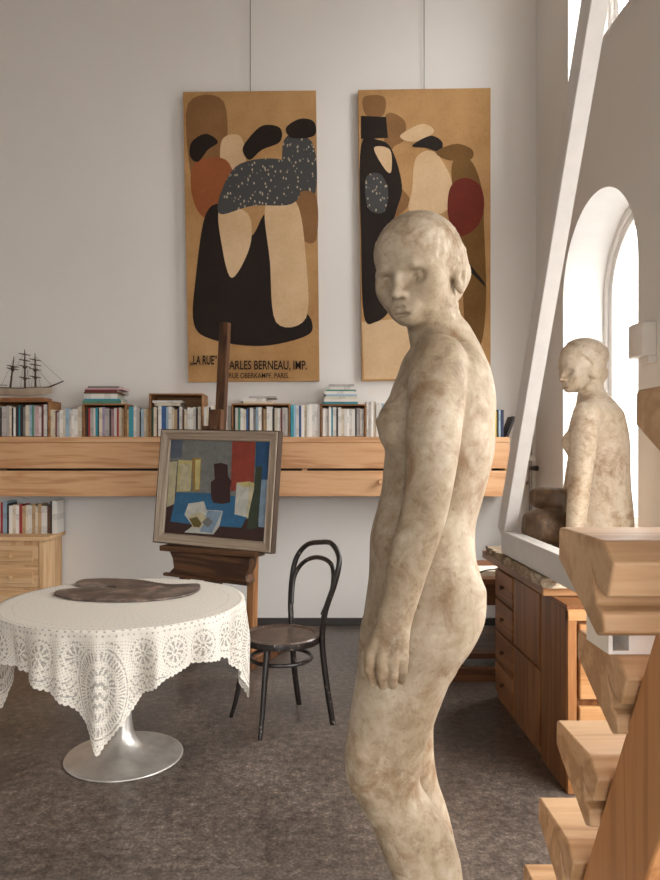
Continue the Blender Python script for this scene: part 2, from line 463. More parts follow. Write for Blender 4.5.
row('l3.5,31 k2,30 p5,31 i3.6,32 c2.6,31 k2,30 g2.4,29 k3.2,30 e2.2,31 k3,31 g3,30 a4,31 s3,31 n2.4,32 g2.4,31 i3,31 w3,29 R2.6,33 i4,33', -3.6, 47.2, YS, zi, 'inside the crate under the ship', G1, zmax=ZZ(402.6,SY+.04))
row('t2.6,27 c2.6,26 R1.6,26 i2.6,26 m4,28 c2,27 s4,29 w2.6,28 t2.6,29 t4,29 c4.6,30', 50.2, 82.0, YS, zt, 'between ship crate and magazine crate', G1)
row('d1.6,28 k2,28 r2,28 i3.3,29 w2.6,29 e2.4,28 k1.4,28 c3.4,29 l2.6,29 a5,28 k1.6,28 m3,27 w3.3,28 r2,27 c3,29 t2.6,28', 84.6, 123.9, YS, zi, 'inside the crate under the magazines', G1, zmax=ZZ(406,SY+.04))
row('t2,27 e5,30 w3,32 a3.5,29 k1.5,26 s2.6,28 c3,29 t2.4,28', 126.6, 148.4, YS, zt, 'between magazine crate and tall crate', G1)
row('N2.4,28 c3,29 d1.5,28 w3,30 b4.6,30 s2.4,30 w3,29 c2.4,29 t3,28 B2,28 w3,29 d2,28 c3,28 a3,29 g2.4,29 w3,29 k2,28 c3,29', 151.1, 200.9, YS, zi, 'inside the tall crate', G1)
row('w2.6,31 a2.6,31 k2,30 g2.6,31 c3,32 w2.6,31 k3.4,30 w3,31 t3,30 a3.2,31', 203.6, 231.0, YS, zt, 'behind the easel post', G1)
row('k1.6,28 w2.6,29 n2.4,28 w3,29 c2.4,28 b2,28 k1.6,28 w3.4,29 g2.4,28 s2.6,29 w3,29 d2,28 t3,27 w2.6,29 g3,29 k2,28 c3,29 w3,29 R1.6,28 a3,29 w2.4,28', 233.6, 287.9, YS, zi, 'inside the crate right of easel post', G1, zmax=ZZ(406,SY+.04))
row('e3.2,33 s2.6,32 w2.6,33 b2.4,32 w3,33 c2.4,33 a2.6,32 w3,34 g2.4,33 w3.2,33 t2.4,33', 290.6, 320, YS, zt, 'between the two crates nearest the statue', G1)
row('w2.6,29 a3,28 w2.4,29 e1.6,28 w3.2,29 k1.6,28 w3,29 c2.6,28 w3,29 g1.6,28 w2.6,29 w3,28 k1.6,28 a3,29 w3.6,29', 322.7, 363.9, YS, zi, 'inside the crate nearest the statue', G1, zmax=ZZ(406.4,SY+.04))
row('w2.6,35 a2.4,35 w2,36 c2.6,35 a2.4,33 w3,34 s2.4,34', 366.6, 384, YS, zt, 'between last crate and the statue', G1)
row('e3,29 b2.4,27 y2.4,27 k1.6,28 s2,28 B3,28', 489.5, 504, YS, zt, 'at the right end of the shelf', G1)
o = book(.018, .17, .17, 'k', (XX(507.3,YS), YS, zt), 'small black book leaning at the right end of the pine shelf', G1, lean=.35)
o.location.x -= .0; 
# lying books and magazines
def stack(px0, px1, z, items, where, group, Y=5.44, d=.2):
    n = len(items)
    for i, (code, th, dx0, dx1) in enumerate(items):
        x0, x1 = XX(px0+dx0, Y), XX(px1+dx1, Y); w = th*Y/FPX
        pos = 'lowest' if i == 0 else 'topmost' if i == n-1 else ORD[i]+' from the bottom'
        o = obj('magazine' if th < 2.6 else 'book', book_mesh(w, d, x1-x0), [M_cover, M_paper])
        o.color = lin(CC[code])
        # laid on its side: its height runs along x, spine to the front
        o.rotation_euler = Matrix(((0,0,1),(0,1,0),(-1,0,0))).to_euler()
        o.location = (x0, Y+random.uniform(0,.015), z+w/2)
        tag(o, '%s %s lying flat, %s %s' % (CN[code], 'magazine' if th < 2.6 else 'book', pos, where), 'magazine' if th < 2.6 else 'book', group)
        z += w+.0006
stack(82.5, 122, zc2+.001, [('n',3,0,-1), ('e',1.8,1,-2), ('w',5,1,-5), ('d',1.6,1,0), ('R',2.2,2,-5), ('i',1.8,2,1), ('g',1.6,5,-3)], 'in the stack between ship model and easel', 'magazines stacked on the second crate')
stack(152, 182, zt+.007+30.6*YS/FPX, [('c',3.0,2,-2), ('w',2.2,0,0)], 'inside the tall crate on the standing books', 'books lying in the tall crate')
stack(243, 274, zc4+.001, [('c',2.2,0,0), ('w',3.2,-3,-8), ('a',1.8,6,2)], 'on the crate right of the easel post', 'books lying on the easel post crate')
stack(323, 356, zc5+.001, [('e',2.4,0,2), ('w',3,1,0), ('c',2,2,1), ('s',2.2,3,1), ('w',3,1,-1), ('n',1.6,3,0), ('w',3.2,3,-1), ('a',2,6,-2)], 'in the stack nearest the statue', 'magazines stacked on the last crate')

# ================================================================== SHIP MODEL on the first crate
zs = ZZ(400.5, SY+.04)
t = thing('ship_model', 'small three-masted sailing ship model with pale hull on top of the books', 'ship model', (0, 5.54, zs))
sp = lambda px: XX(px, 5.54)
sz = lambda py: ZZ(py, 5.54)-zs
M_hull = plain('pale_hull', (176,160,140), .6); M_mast = plain('dark_spars', (74,54,42), .6)
obj('base_board', boxb((sp(-6), -.09, 0), (sp(49), .07, .026)), M_dwood_y, t, bevel=.003)
bm = B(); secs = []
for k in range(13):
    f = k/12; px = -6+f*58
    hw = .038*math.sin(PI*min(1, .25+f*.75))**.7 if f < 1 else .002
    zb_ = sz(396.0) + (.02*max(0, f-.75)/.25); ztp = sz(388.5) + .012*(abs(f-.45)/.55)**2
    secs.append([bm.verts.new((sp(px), s*hw*q, zb_+(ztp-zb_)*h)) for s, q, h in ((-1,1,1),(-1,.85,.5),(-1,.3,.05),(1,.3,.05),(1,.85,.5),(1,1,1))])
for a, b in zip(secs, secs[1:]):
    for i in range(6): bm.faces.new((a[i], a[(i+1)%6], b[(i+1)%6], b[i]))
bm.faces.new(secs[0][::-1]); bm.faces.new(secs[-1])
obj('hull', bm, M_hull, t, smooth='auto')
bm = B()
for s in (-1, 1): tube(bm, [(sp(-4), s*.032, sz(387.6)), (sp(20), s*.038, sz(388.6)), (sp(50), s*.008, sz(387.2))], .0045, 6)
tube(bm, [(sp(-2), -.03, sz(385.3)), (sp(9), -.034, sz(385.6))], .003, 6)
obj('rail', bm, M_mast, t)
obj('bowsprit', tube(B(), [(sp(46), 0, sz(388.5)), (sp(63.5), 0, sz(381))], [.008,.004], 8), M_mast, t)
for px0, px1, top, yards in ((10, 14, 356.5, (366.5, 369)), (25, 24.6, 349.5, (354.5, 360.5, 366.5, 378)), (35.5, 35, 353, (360, 365, 369.5, 377))):
    mb = tube(B(), [(sp(px0), 0, sz(390)), (sp((px0+px1)/2), 0, sz((390+top)/2)), (sp(px1), 0, sz(top))], [.009,.007,.003], 8)
    m = obj('mast', mb, M_mast, t)
    for yy in yards:
        f = (390-yy)/(390-top); x = sp(px0+(px1-px0)*f)
        obj('yard', tube(B(), [(x-.028, -.045, sz(yy)+.004), (x, -.012, sz(yy)), (x+.034, .03, sz(yy)-.003)], [.003,.0055,.003], 6), M_mast, m)
    for yy in yards[-2:]:
        f = (390-yy)/(390-top); x = sp(px0+(px1-px0)*f)
        obj('top_platform', tube(B(), [(x,0,sz(yy+2.4)), (x,0,sz(yy+.6))], [.008,.018], 8), M_mast, m)
bm = B()
for a, b in (((63,381),(35,356)), ((52,386),(35,366)), ((35,356),(25,376)), ((25,352),(11,378)), ((14,358),(3,386)), ((25,352),(31,388)), ((35,356),(41,388)), ((25,352),(19,388)), ((35,356),(30,388))):
    tube(bm, [(sp(a[0]),0,sz(a[1])), (sp(b[0]), random.uniform(-.03,.03), sz(b[1]))], .0011, 4)
obj('rigging', bm, M_mast, t)

# ================================================================== PINE CHEST OF DRAWERS, lower left
YFc = 5.26; xr = XX(43, YFc); xl = -2.95; ztop = ZZ(537, YFc)
t = thing('chest_of_drawers', 'pale pine chest of drawers with round knobs behind the round table', 'chest of drawers', ((xl+xr)/2, YFc, 0))
hw = (xr-xl)/2
obj('body', boxb((-hw, .02, .0), (hw, YB-YFc-.02, ztop-.03)), M_pine_z, t)
obj('top_board', boxb((-hw-.01, -.02, ztop-.03), (hw+.03, YB-YFc-.015, ztop)), M_pine_x, t, bevel=.006)
obj('side_stile', boxb((hw-.03, 0, 0), (hw+.003, .03, ztop-.03)), M_pine_z, t, bevel=.003)
obj('side_stile', boxb((-hw-.003, 0, 0), (-hw+.03, .03, ztop-.03)), M_pine_z, t, bevel=.003)
for z0, z1 in ((.555,.70), (.385,.535), (.215,.365), (.05,.195)):
    d = obj('drawer', boxb((-hw+.035, .004, z0), (hw-.035, .03, z1)), M_pine_x, t, bevel=.004)
    obj('drawer_panel', boxb((-hw+.075, -.004, z0+.03), (hw-.075, .006, z1-.03)), M_pine_x, d, bevel=.004)
    for xk in (hw-.235, -hw+.235):
        obj('knob', lathe(B(), [(0,.03),(.016,.026),(.019,.018),(.012,.008),(.009,0),(0,0)], 16), M_pine_x, d, smooth='auto').matrix_local = Matrix.Translation((xk, -.004, (z0+z1)/2)) @ Matrix.Rotation(PI/2, 4, 'X')
G2 = 'books standing on the pine chest of drawers'
row('r2.4,31 s4.4,33 k2,30 t3.6,29 c3.4,29 w3.4,29 r3,30 t3.4,28 c2.6,29 t3.6,28 t3.4,29 c3,28 t3.4,29 w5.6,27 d3,28 k2.2,32 w5.2,33', 0, 57, 5.47, ztop, 'on the pine chest of drawers', G2, dmax=.18)

# ================================================================== DESK behind the cabinet
t = thing('side_table', 'low dark wooden table standing behind the drawer cabinet by the back wall', 'table', (1.27, 4.62, 0))
dz = .63
obj('top_board', boxb((-.42,-.33,dz-.035), (.50,.40,dz)), M_desk, t, bevel=.003)
obj('apron', boxb((-.38,-.29,dz-.17), (.46,-.26,dz-.036)), M_desk, t)
obj('apron', boxb((-.38,.33,dz-.17), (.46,.36,dz-.036)), M_desk, t)
for x in (-.36, .44):
    for y in (-.27, .34): obj('leg', boxb((x-.03,y-.03,0), (x+.03,y+.03,dz-.036)), M_desk, t, bevel=.003)
obj('shelf_board', boxb((-.40,-.30,.13), (.46,.36,.165)), M_desk, t, bevel=.003)
obj('foot_rail', boxb((-.44,-.335,0), (.48,-.301,.085)), M_desk, t, bevel=.003)
o = obj('paper_stack', boxb((-.13,-.1,0), (.13,.1,.035)), M_paper); o.location = (1.12, 4.46, dz+.001)
tag(o, 'low stack of white papers on the dark table behind the cabinet', 'papers')
o = obj('wooden_box', boxb((-.05,-.05,0), (.05,.05,.075)), M_crate, bevel=.003); o.location = (1.02, 4.66, dz+.001)
tag(o, 'small brown wooden box beside papers on the low dark table', 'box')
o = obj('cable', tube(B(), spline([(.94,4.33,dz+.006),(1.0,4.335,dz+.006),(1.08,4.33,dz+.045),(1.2,4.36,dz+.043),(1.34,4.42,dz+.006),(1.5,4.6,dz+.006)], 6), .005, 6), M_trim)
tag(o, 'thin black cable lying across papers on the low dark table', 'cable')
# ================================================================== POSTERS
def flat_poly(bm, pts, d, mi):
    f = bm.faces.new([bm.verts.new((x, -d, z)) for x, z in pts]); f.material_index = mi
def paper_mat(name, c, c2):
    t = NT(name); v = t.coords(); a = t.noise(v, 2.2, 6, .6); b = t.noise(v, 40, 5, .7)
    col = t.ramp(t.math('ADD', t.math('MULTIPLY', a, .7), t.math('MULTIPLY', b, .3)), [(.36, c2), (.60, c)])
    return t.final(col, .75, 0, .25)
P_tan = paper_mat('aged_tan_paper', (188,148,100), (164,122,76))
P_pale = paper_mat('pale_paper_ink', (216,186,148), (198,164,124))
P_dark = paper_mat('dark_brown_ink', (40,30,24), (30,22,18))
P_rust = paper_mat('rust_ink', (156,92,54), (138,78,44))
P_red = paper_mat('brick_red_ink', (112,42,26), (96,34,22))
P_olive = paper_mat('olive_ink', (118,86,42), (98,68,32))
P_grey = paper_mat('blue_grey_ink', (78,76,74), (62,60,60))
def speckled():
    t = NT('speckled_blue_grey_ink'); v = t.coords('Object', (38,38,24)); vo = t.add('ShaderNodeTexVoronoi', None, Scale=1.0); t.t.links.new(v, vo.inputs['Vector'])
    return t.final(t.ramp(vo.outputs['Distance'], [(.20, (176,164,140)), (.30, (70,70,70))]), .75, 0, .25)
P_grey = speckled()
P_mid = paper_mat('mid_brown_ink', (140,102,64), (122,86,52))
P_edge = plain('canvas_edge', (150,116,78), .8)
PM = [P_tan, P_pale, P_dark, P_rust, P_red, P_olive, P_grey, P_mid]
def blob(pts, n=6): return [(p.x, p.y) for p in spline([Vector((a, b, 0)) for a, b in pts], n, True)]
def poster(corn, shapes, label, wires, texts):
    Yp = 5.635
    cx = sum(p[0] for p in corn)/4; cy = sum(p[1] for p in corn)/4
    o0 = W(cx, cy, Yp)
    t = thing('poster_panel', label, 'poster', o0)
    L = lambda px, py: (XX(px, Yp)-o0.x, ZZ(py, Yp)-o0.z)
    bm = B(); prism(bm, [L(*p) for p in corn], 0, .035, lambda u, v, d: Vector((u, d, v)))
    obj('backing_board', bm, P_edge, t)
    bm = B(); flat_poly(bm, [L(*p) for p in corn], .0006, 0)
    for i, (mi, pts, sm) in enumerate(shapes):
        q = blob(pts) if sm else pts
        flat_poly(bm, [L(*p) for p in q], .0010+.0003*i, mi)
    me = bpy.data.meshes.new('printed_sheet'); bm.to_mesh(me); bm.free()
    obj('printed_sheet', me, PM, t)
    for px, y1 in wires:
        x, z0 = L(px, y1); 
        obj('hanging_wire', tube(B(), [(x, .02, z0), (x, .02, ZC-o0.z-.01)], .0028, 6), M_trim, t)
    for s, px, py, size, w in texts:
        cu = bpy.data.curves.new('lettering', 'FONT'); cu.body = s; cu.size = size; cu.offset = w
        tmp = bpy.data.objects.new('lettering', cu); COL.objects.link(tmp)
        bpy.context.view_layer.update()
        me = bpy.data.meshes.new_from_object(tmp.evaluated_get(bpy.context.evaluated_depsgraph_get()))
        bpy.data.objects.remove(tmp)
        o = obj('lettering', me, P_dark, t)
        xs = [v.co.x for v in me.vertices]; 
        x0, z0 = L(px[0], py); x1, _ = L(px[1], py)
        k = (x1-x0)/(max(xs)-min(xs))
        o.rotation_euler = (PI/2, 0, 0); o.scale = (k, 1, 1); o.location = (x0-min(xs)*k, -.012, z0)
    return t
# abstract colour fields in the sheets' own colours; the sheets' pictures are not redrawn
poster([(183,92),(316,90.5),(319.5,381),(188.5,382)], [
    (7, [(188,104),(224,102),(224,166),(202,190),(191,176)], 1),
    (1, [(222,140),(240,136),(246,160),(236,180),(222,172)], 1),
    (6, [(284,140),(312,142),(316,190),(300,214),(286,200)], 1),
    (7, [(296,196),(316,196),(316,240),(300,236)], 1),
    (3, [(196,162),(226,160),(236,192),(222,222),(200,214),(191,188)], 1),
    (2, [(206,214),(226,206),(250,236),(266,214),(284,240),(300,300),(312,322),(306,336),(262,346),(214,340),(194,324),(196,276)], 1),
    (1, [(220,208),(248,214),(250,246),(232,278),(222,246)], 1),
    (1, [(266,204),(296,202),(306,260),(306,318),(276,322),(270,262)], 1),
    (6, [(240,164),(282,160),(300,184),(292,204),(252,206),(220,214),(222,190)], 1),
    (2, [(246,142),(262,126),(280,128),(280,142),(262,150),(250,160),(243,152)], 1),
    (2, [(286,128),(300,119),(314,122),(314,136),(292,138)], 1),
    (2, [(192,142),(206,134),(218,142),(208,150),(198,162),(190,156)], 1),
    ], 'tall tan printed poster with large dark lettering along its foot, left of two', [(250, 92)],
    [('„LA RUE”', (190.5, 217), 364.5, .1, .0022), ('CHARLES BERNEAU, IMP.', (218, 307), 369.5, .1, .0014), ('RUE OBERKAMPF, PARIS.', (229, 289), 378.2, .06, .0004)])
poster([(358,90),(490.5,88),(490.5,379),(362,381)], [
    (7, [(364,97),(384,97),(384,114),(372,118),(364,112)], 1),
    (1, [(362,322),(408,318),(440,330),(470,352),(486,374),(486,378),(364,379)], 0),
    (7, [(384,120),(404,120),(404,140),(392,150),(396,180),(410,200),(400,214),(392,210)], 1),
    (2, [(361,146),(378,140),(392,150),(402,186),(396,212),(388,240),(382,300),(388,312),(376,322),(364,316),(361,240)], 1),
    (6, [(366,178),(380,174),(388,190),(384,212),(368,208)], 1),
    (2, [(361,116),(386,117),(388,138),(361,139)], 0),
    (1, [(374,148),(390,150),(391,172),(384,168)], 1),
    (1, [(400,136),(422,124),(434,132),(414,142)], 1),
    (1, [(416,158),(434,152),(450,176),(452,200),(440,214),(410,212),(412,190)], 1),
    (2, [(412,146),(430,136),(442,142),(440,152),(426,148)], 1),
    (5, [(436,152),(456,144),(472,150),(470,160),(448,160)], 1),
    (5, [(452,164),(470,160),(482,190),(484,230),(486,300),(480,346),(466,330),(462,280),(456,220)], 1),
    (4, [(450,188),(464,178),(480,186),(484,208),(476,228),(458,236),(448,216)], 1),
    (2, [(468,262),(484,282),(486,288),(470,272)], 0),
    ], 'tall tan printed poster without lettering hanging behind the standing statue head', [(424.5, 90)], [])

# ================================================================== EASEL (turned and leaning back) + PAINTING
YE = 4.65; ang = math.radians(-25); lean = math.radians(5); roll = math.radians(1.4)
eb = Vector((XX(214, YE), YE, 0))
t = thing('artist_easel', 'dark wooden studio easel holding a framed painting before the bookshelf', 'easel', eb, ang)
Lm = Matrix.Translation((0,0,.62)) @ Matrix.Rotation(-lean, 4, 'X') @ Matrix.Translation((0,0,-.62))   # leans away from the viewer
def lbox(lo, hi): return boxb(lo, hi, Lm)
obj('centre_post', lbox((-.072,.03,.34), (-.002,.075,2.31)), M_easel, t, bevel=.004)
for s in (-1, 1):
    obj('side_post', boxb((s*.27-.025,.02,.075), (s*.27+.025,.085,1.06), Lm if False else None), M_easel_l if s > 0 else M_easel, t, bevel=.004)
    obj('foot', boxb((s*.27-.035,-.08,0), (s*.27+.035,.50,.075)), M_easel, t, bevel=.006)
obj('cross_rail', boxb((-.245,.03,.10), (.245,.075,.19)), M_easel_x, t, bevel=.004)
obj('cross_rail', boxb((-.245,.03,.92), (.245,.075,1.0)), M_easel_x, t, bevel=.004)
zl = ZZ(548, YE-.05)    # ledge the picture stands on
tb = B()
prism(tb, [(-.37, 0), (.37, 0), (.37,-.035), (-.37,-.035)], -.10, .028, lambda u, v, d: Vector((u, d, zl+v)))
obj('ledge', tb, M_easel_x, t, bevel=.003)
RL = Matrix.Translation((0,0,zl)) @ Matrix.Rotation(roll, 4, 'Y') @ Matrix.Translation((0,0,-zl))
t.children[-1].data.transform(RL)
tr_ = obj('trough', prism(B(), [(-.30,-.037),(.32,-.037),(.315,-.10),(.29,-.15),(.31,-.20),(-.31,-.20),(-.26,-.15),(-.27,-.09)], -.085, .018, lambda u, v, d: Vector((u, d, zl+v))), M_easel_x, t, bevel=.003)
obj('trough_lip', prism(B(), [(-.325,-.185),(.325,-.185),(.325,-.205),(-.325,-.205)], -.115, -.08, lambda u, v, d: Vector((u, d, zl+v))), M_easel_x, tr_, bevel=.003)
for x in (-.02, .05): obj('screw_block', boxb((x-.02,-.06,zl-.24), (x+.02,.0,zl-.206)), M_easel, t, bevel=.003)
tr_.data.transform(RL); tr_.children[0].data.transform(RL)
pw, ph = .458, .775       # half width, height of the framed picture
zc = zl+.001
obj('top_clamp', boxb((-.085,-.015,zc+ph+.005), (.015,.028,zc+ph+.145), Matrix.Translation((0,.0,0)) @ Matrix.Translation((0,0,zc)) @ Matrix.Rotation(-lean,4,'X') @ Matrix.Translation((0,0,-zc))), M_easel, t, bevel=.004)
obj('clamp_jaw', boxb((-.115,-.05,zc+ph+.004), (-.01,.01,zc+ph+.03), Matrix.Translation((0,0,zc)) @ Matrix.Rotation(-lean,4,'X') @ Matrix.Translation((0,0,-zc))), M_easel, t, bevel=.004)
# the picture: a thing of its own
fr = thing('framed_painting', 'framed still life painting with a blue table standing on the easel', 'painting')
fr.matrix_world = Matrix.Translation(eb) @ Matrix.Rotation(ang, 4, 'Z') @ Matrix.Translation((0,-.030,zc)) @ Matrix.Rotation(roll, 4, 'Y') @ Matrix.Rotation(-lean, 4, 'X')
M_frame = wood('limed_frame_wood', (128,110,92), (170,153,134), (194,180,162), 'X', 2.5, .5, 4)
M_frame2 = wood('limed_frame_wood_upright', (128,110,92), (170,153,134), (194,180,162), 'Z', 2.5, .5, 4)
M_slip = plain('frame_edge', (70,54,42), .5)
fw = .068
def fpiece(a0, a1, b0, b1):
    """moulding: outer edge a0->a1, inner edge b0->b1 (x,z)"""
    bm = B()
    prof = [(0,.03), (0,-.020), (.12,-.030), (.30,-.026), (.42,-.016), (.80,-.010), (.92,-.014), (1,-.006), (1,.02)]
    ra = []; rb = []
    for f, y in prof:
        ra.append(bm.verts.new((a0[0]+(b0[0]-a0[0])*f, y, a0[1]+(b0[1]-a0[1])*f)))
        rb.append(bm.verts.new((a1[0]+(b1[0]-a1[0])*f, y, a1[1]+(b1[1]-a1[1])*f)))
    m = len(prof)
    for i in range(m):
        j = (i+1) % m
        bm.faces.new((ra[i], ra[j], rb[j], rb[i]))
    bm.faces.new(ra[::-1]); bm.faces.new(rb)
    return bm
o4 = [(-pw,0),(pw,0),(pw,ph),(-pw,ph)]; i4 = [(-pw+fw,fw),(pw-fw,fw),(pw-fw,ph-fw),(-pw+fw,ph-fw)]
for k, nm in enumerate(('bottom','right','top','left')):
    j = (k+1) % 4
    obj('frame_rail', fpiece(o4[k], o4[j], i4[k], i4[j]), M_frame if k % 2 == 0 else M_frame2, fr)
bm = B()
e = .012
for k in range(4):
    j = (k+1) % 4
    s = lambda p, q: (p[0]*(1-q/abs(p[0]) if p[0] else 1), p[1])
for lo, hi in (((-pw-.003,-.024,-.003),(pw+.003,.034,.006)), ((-pw-.003,-.024,ph-.006),(pw+.003,.034,ph+.003)), ((-pw-.003,-.024,.006),(-pw+.005,.034,ph-.006)), ((pw-.005,-.024,.006),(pw+.003,.034,ph-.006))):
    box(bm, lo, hi)
obj('frame_edge', bm, M_slip, fr)
# paint: outline coordinates from 0..1 across the canvas
def paint(n, c, v=.10, sc=16):
    t = NT(n); q = t.coords(); a = t.noise(q, sc, 6, .7, 1.0)
    c = tuple(x*.86 for x in c); lo = tuple(max(0, x*(1-v)) for x in c); hi = tuple(min(255, x*(1+v)) for x in c)
    t.bump(a, .3, .002)
    return t.final(t.ramp(a, [(.32, lo), (.68, hi)]), .42, 0, .4)
PC = [paint('paint_grey', (128,130,126)), paint('paint_bluegrey', (92,104,120)), paint('paint_yellow', (214,200,132)), paint('paint_cream', (206,196,160)), paint('paint_ochre', (168,132,62)),
      paint('paint_red', (158,62,44)), paint('paint_blue', (38,86,130)), paint('paint_tableblue', (48,110,152)), paint('paint_darkbrown', (62,34,28)), paint('paint_maroon', (58,26,26)),
      paint('paint_white', (206,206,196)), paint('paint_green', (56,66,48)), paint('paint_olive', (112,98,42)), paint('paint_paleblue', (140,164,186))]
cw, ch = 2*(pw-fw), ph-2*fw
# from the photograph: painting corners in crop pixels (92,66) (412,72) (400,372) (82,352)
def uv(x, y):
    fy = (y-68)/(298.0); xl_ = 92-10*fy; xr_ = 412-11*fy
    fx = (x-xl_)/(xr_-xl_); yt_ = 66+6*fx; yb_ = 352+20*fx
    return (fx, (y-yt_)/(yb_-yt_))
pic = [(0, [(92,66),(412,72),(400,372),(82,352)]),
       (1, [(92,66),(132,67),(130,120),(91,124)]),
       (8, [(86,275),(120,262),(330,300),(402,320),(400,372),(82,352)]),
       (8, [(88,132),(116,130),(116,250),(86,280)]),
       (3, [(90,134),(116,132),(112,262),(87,274)]),
       (2, [(120,128),(166,130),(164,224),(118,226)]), (3, [(128,140),(160,140),(160,222),(124,222)]),
       (4, [(166,122),(196,122),(195,222),(172,224)]), (2, [(176,128),(194,126),(193,218),(180,220)]),
       (5, [(294,70),(366,71),(364,196),(312,196),(310,222),(293,222)]), (0, [(288,70),(294,70),(293,222),(289,222)]),
       (6, [(368,71),(412,72),(408,190),(384,190),(380,150),(368,150)]),
       (13, [(386,186),(408,186),(402,330),(382,328)]),
       (7, [(118,228),(240,230),(312,238),(346,300),(330,332),(180,326),(101,318)]),
       (9, [(238,140),(260,136),(282,142),(284,176),(296,192),(292,214),(294,256),(268,262),(240,258),(232,240),(230,196),(242,186)]),
       (8, [(244,150),(276,150),(274,180),(262,186),(246,182)]),
       (10, [(312,196),(352,192),(346,300),(308,292)]), (2, [(312,196),(352,192),(372,200),(364,210),(330,208)]), (3, [(352,208),(372,202),(352,304),(344,300)]),
       (11, [(370,146),(390,146),(380,332),(348,338),(352,290),(366,214)]),
       (10, [(160,262),(210,254),(220,280),(272,282),(262,330),(244,354),(150,350),(176,330),(148,296)]), (13, [(224,282),(270,284),(240,350),(200,346)]),
       (3, [(160,300),(200,286),(226,306),(206,334),(178,336)]), (12, [(164,308),(190,302),(206,322),(198,334),(180,332)]), (0, [(206,318),(224,302),(242,316),(226,334)])]
bm = B()
box(bm, (-cw/2-.006, .006, fw-.006), (cw/2+.006, .018, ph-fw+.006))
for i, (mi, pts) in enumerate(pic):
    q = [(-cw/2+min(1,max(0,uv(*p)[0]))*cw, fw+(1-min(1,max(0,uv(*p)[1])))*ch) for p in pts]
    f = bm.faces.new([bm.verts.new((x, .0055-.00015*i, z)) for x, z in q]); f.material_index = mi
me = bpy.data.meshes.new('canvas'); bm.to_mesh(me); bm.free()
obj('canvas', me, PC, fr)

# ================================================================== BENTWOOD CHAIR
F1, F2, F3, F4 = [Vector(p) for p in ((-.25,3.428,0), (-.4255,3.723,0), (-.067,3.913,0), (.114,3.628,0))]   # feet: front two, back two
cc = (F1+F2+F3+F4)/4
ydir = ((F1+F2)/2-(F3+F4)/2).normalized(); rz = math.atan2(ydir.y, ydir.x)-PI/2
t = thing('bentwood_chair', 'worn black bentwood chair with a round seat beside the lace-covered table', 'chair', cc, rz)
Ri = Matrix.Rotation(-rz, 4, 'Z')
f1, f2, f3, f4 = [Ri @ (p-cc) for p in (F1, F2, F3, F4)]     # local: +y is the front
SZ = .455; SR = .205
bm = lathe(B(), [(0,-.006),(SR-.03,-.004),(SR-.022,.002),(SR-.006,.004),(SR,-.004),(SR,-.03),(SR-.006,-.036),(SR-.03,-.034),(SR-.03,-.014),(0,-.014)], 56)
s_ = obj('seat', bm, M_seat, t, smooth='auto'); s_.location = (0,0,SZ)
s_.scale = (1, 1.0, 1)
rg = obj('seat_ring', lathe(B(), [(SR+.001,-.002),(SR+.003,-.016),(SR+.001,-.034),(SR-.012,-.037),(SR-.012,-.001)], 56), M_black, t, smooth='auto'); rg.location = (0,0,SZ)
def at(p0, ang_, r, z): return Vector((r*math.cos(ang_), r*math.sin(ang_), z))
for f in (f1, f2):
    a = math.atan2(f.y, f.x)
    top = Vector((.175*math.cos(a), .175*math.sin(a), SZ-.035))
    pts = spline([top, top.lerp(f, .35)+Vector((0,0,0)), top.lerp(f, .75)-Vector((f.x,f.y,0))*.02, f], 6)
    obj('leg', tube(B(), pts, [.0165-.005*i/(len(pts)-1) for i in range(len(pts))], 12), M_black, t, smooth='auto')
# back posts and outer hoop: one bent rod
def bk(f, side):
    return [f, Vector((f.x*.96, f.y+.035, .22)), Vector((f.x*.90, f.y+.055, SZ-.02)), Vector((f.x*1.03, f.y+.050, SZ+.13)), Vector((f.x*1.24, f.y+.018, SZ+.28)), Vector((f.x*1.18, f.y-.008, SZ+.385))]
L_, R_ = bk(f3, 1), bk(f4, -1)
R_[-1] += Vector((R_[-1].x*.10, 0, .022)); R_[-2] += Vector((R_[-2].x*.05, 0, .008)); L_[-1] += Vector((0, 0, -.012))
yt = (f3.y+f4.y)/2-.026
cr = [Vector((L_[-1].x*.68, yt+.002, SZ+.438)), Vector((0, yt-.004, SZ+.466)), Vector((R_[-1].x*.62, yt+.002, SZ+.474))]
pts = spline(L_+cr+R_[::-1], 7)
n_ = len(pts)
obj('back_hoop', tube(B(), pts, [.0142+.004*math.cos(PI*abs(i/(n_-1)-.5)*2)*-1*.3+.001 for i in range(n_)], 12), M_black, t, smooth='auto', label='bent rod forming back legs and hoop')
ins = .020
lo = [Vector((L_[3].x-math.copysign(ins, f3.x), L_[3].y+.004, SZ+.115)), Vector((L_[4].x-math.copysign(.022, f3.x), L_[4].y+.004, SZ+.25))]
hi = [Vector((R_[3].x-math.copysign(ins, f4.x), R_[3].y+.004, SZ+.115)), Vector((R_[4].x-math.copysign(.022, f4.x), R_[4].y+.004, SZ+.25))]
mid = [Vector((lo[1].x*.80, yt+.02, SZ+.338)), Vector((0, yt+.012, SZ+.386)), Vector((hi[1].x*.84, yt+.02, SZ+.368))]
obj('inner_hoop', tube(B(), spline(lo+mid+hi[::-1], 7), .0120, 12), M_black, t, smooth='auto')
ringp = [Vector((.158*math.cos(a), .158*math.sin(a)*1.02, .335)) for a in (2*PI*k/36 for k in range(36))]
obj('stretcher_ring', tube(B(), ringp, .0105, 10, closed=True), M_black, t, smooth='auto')

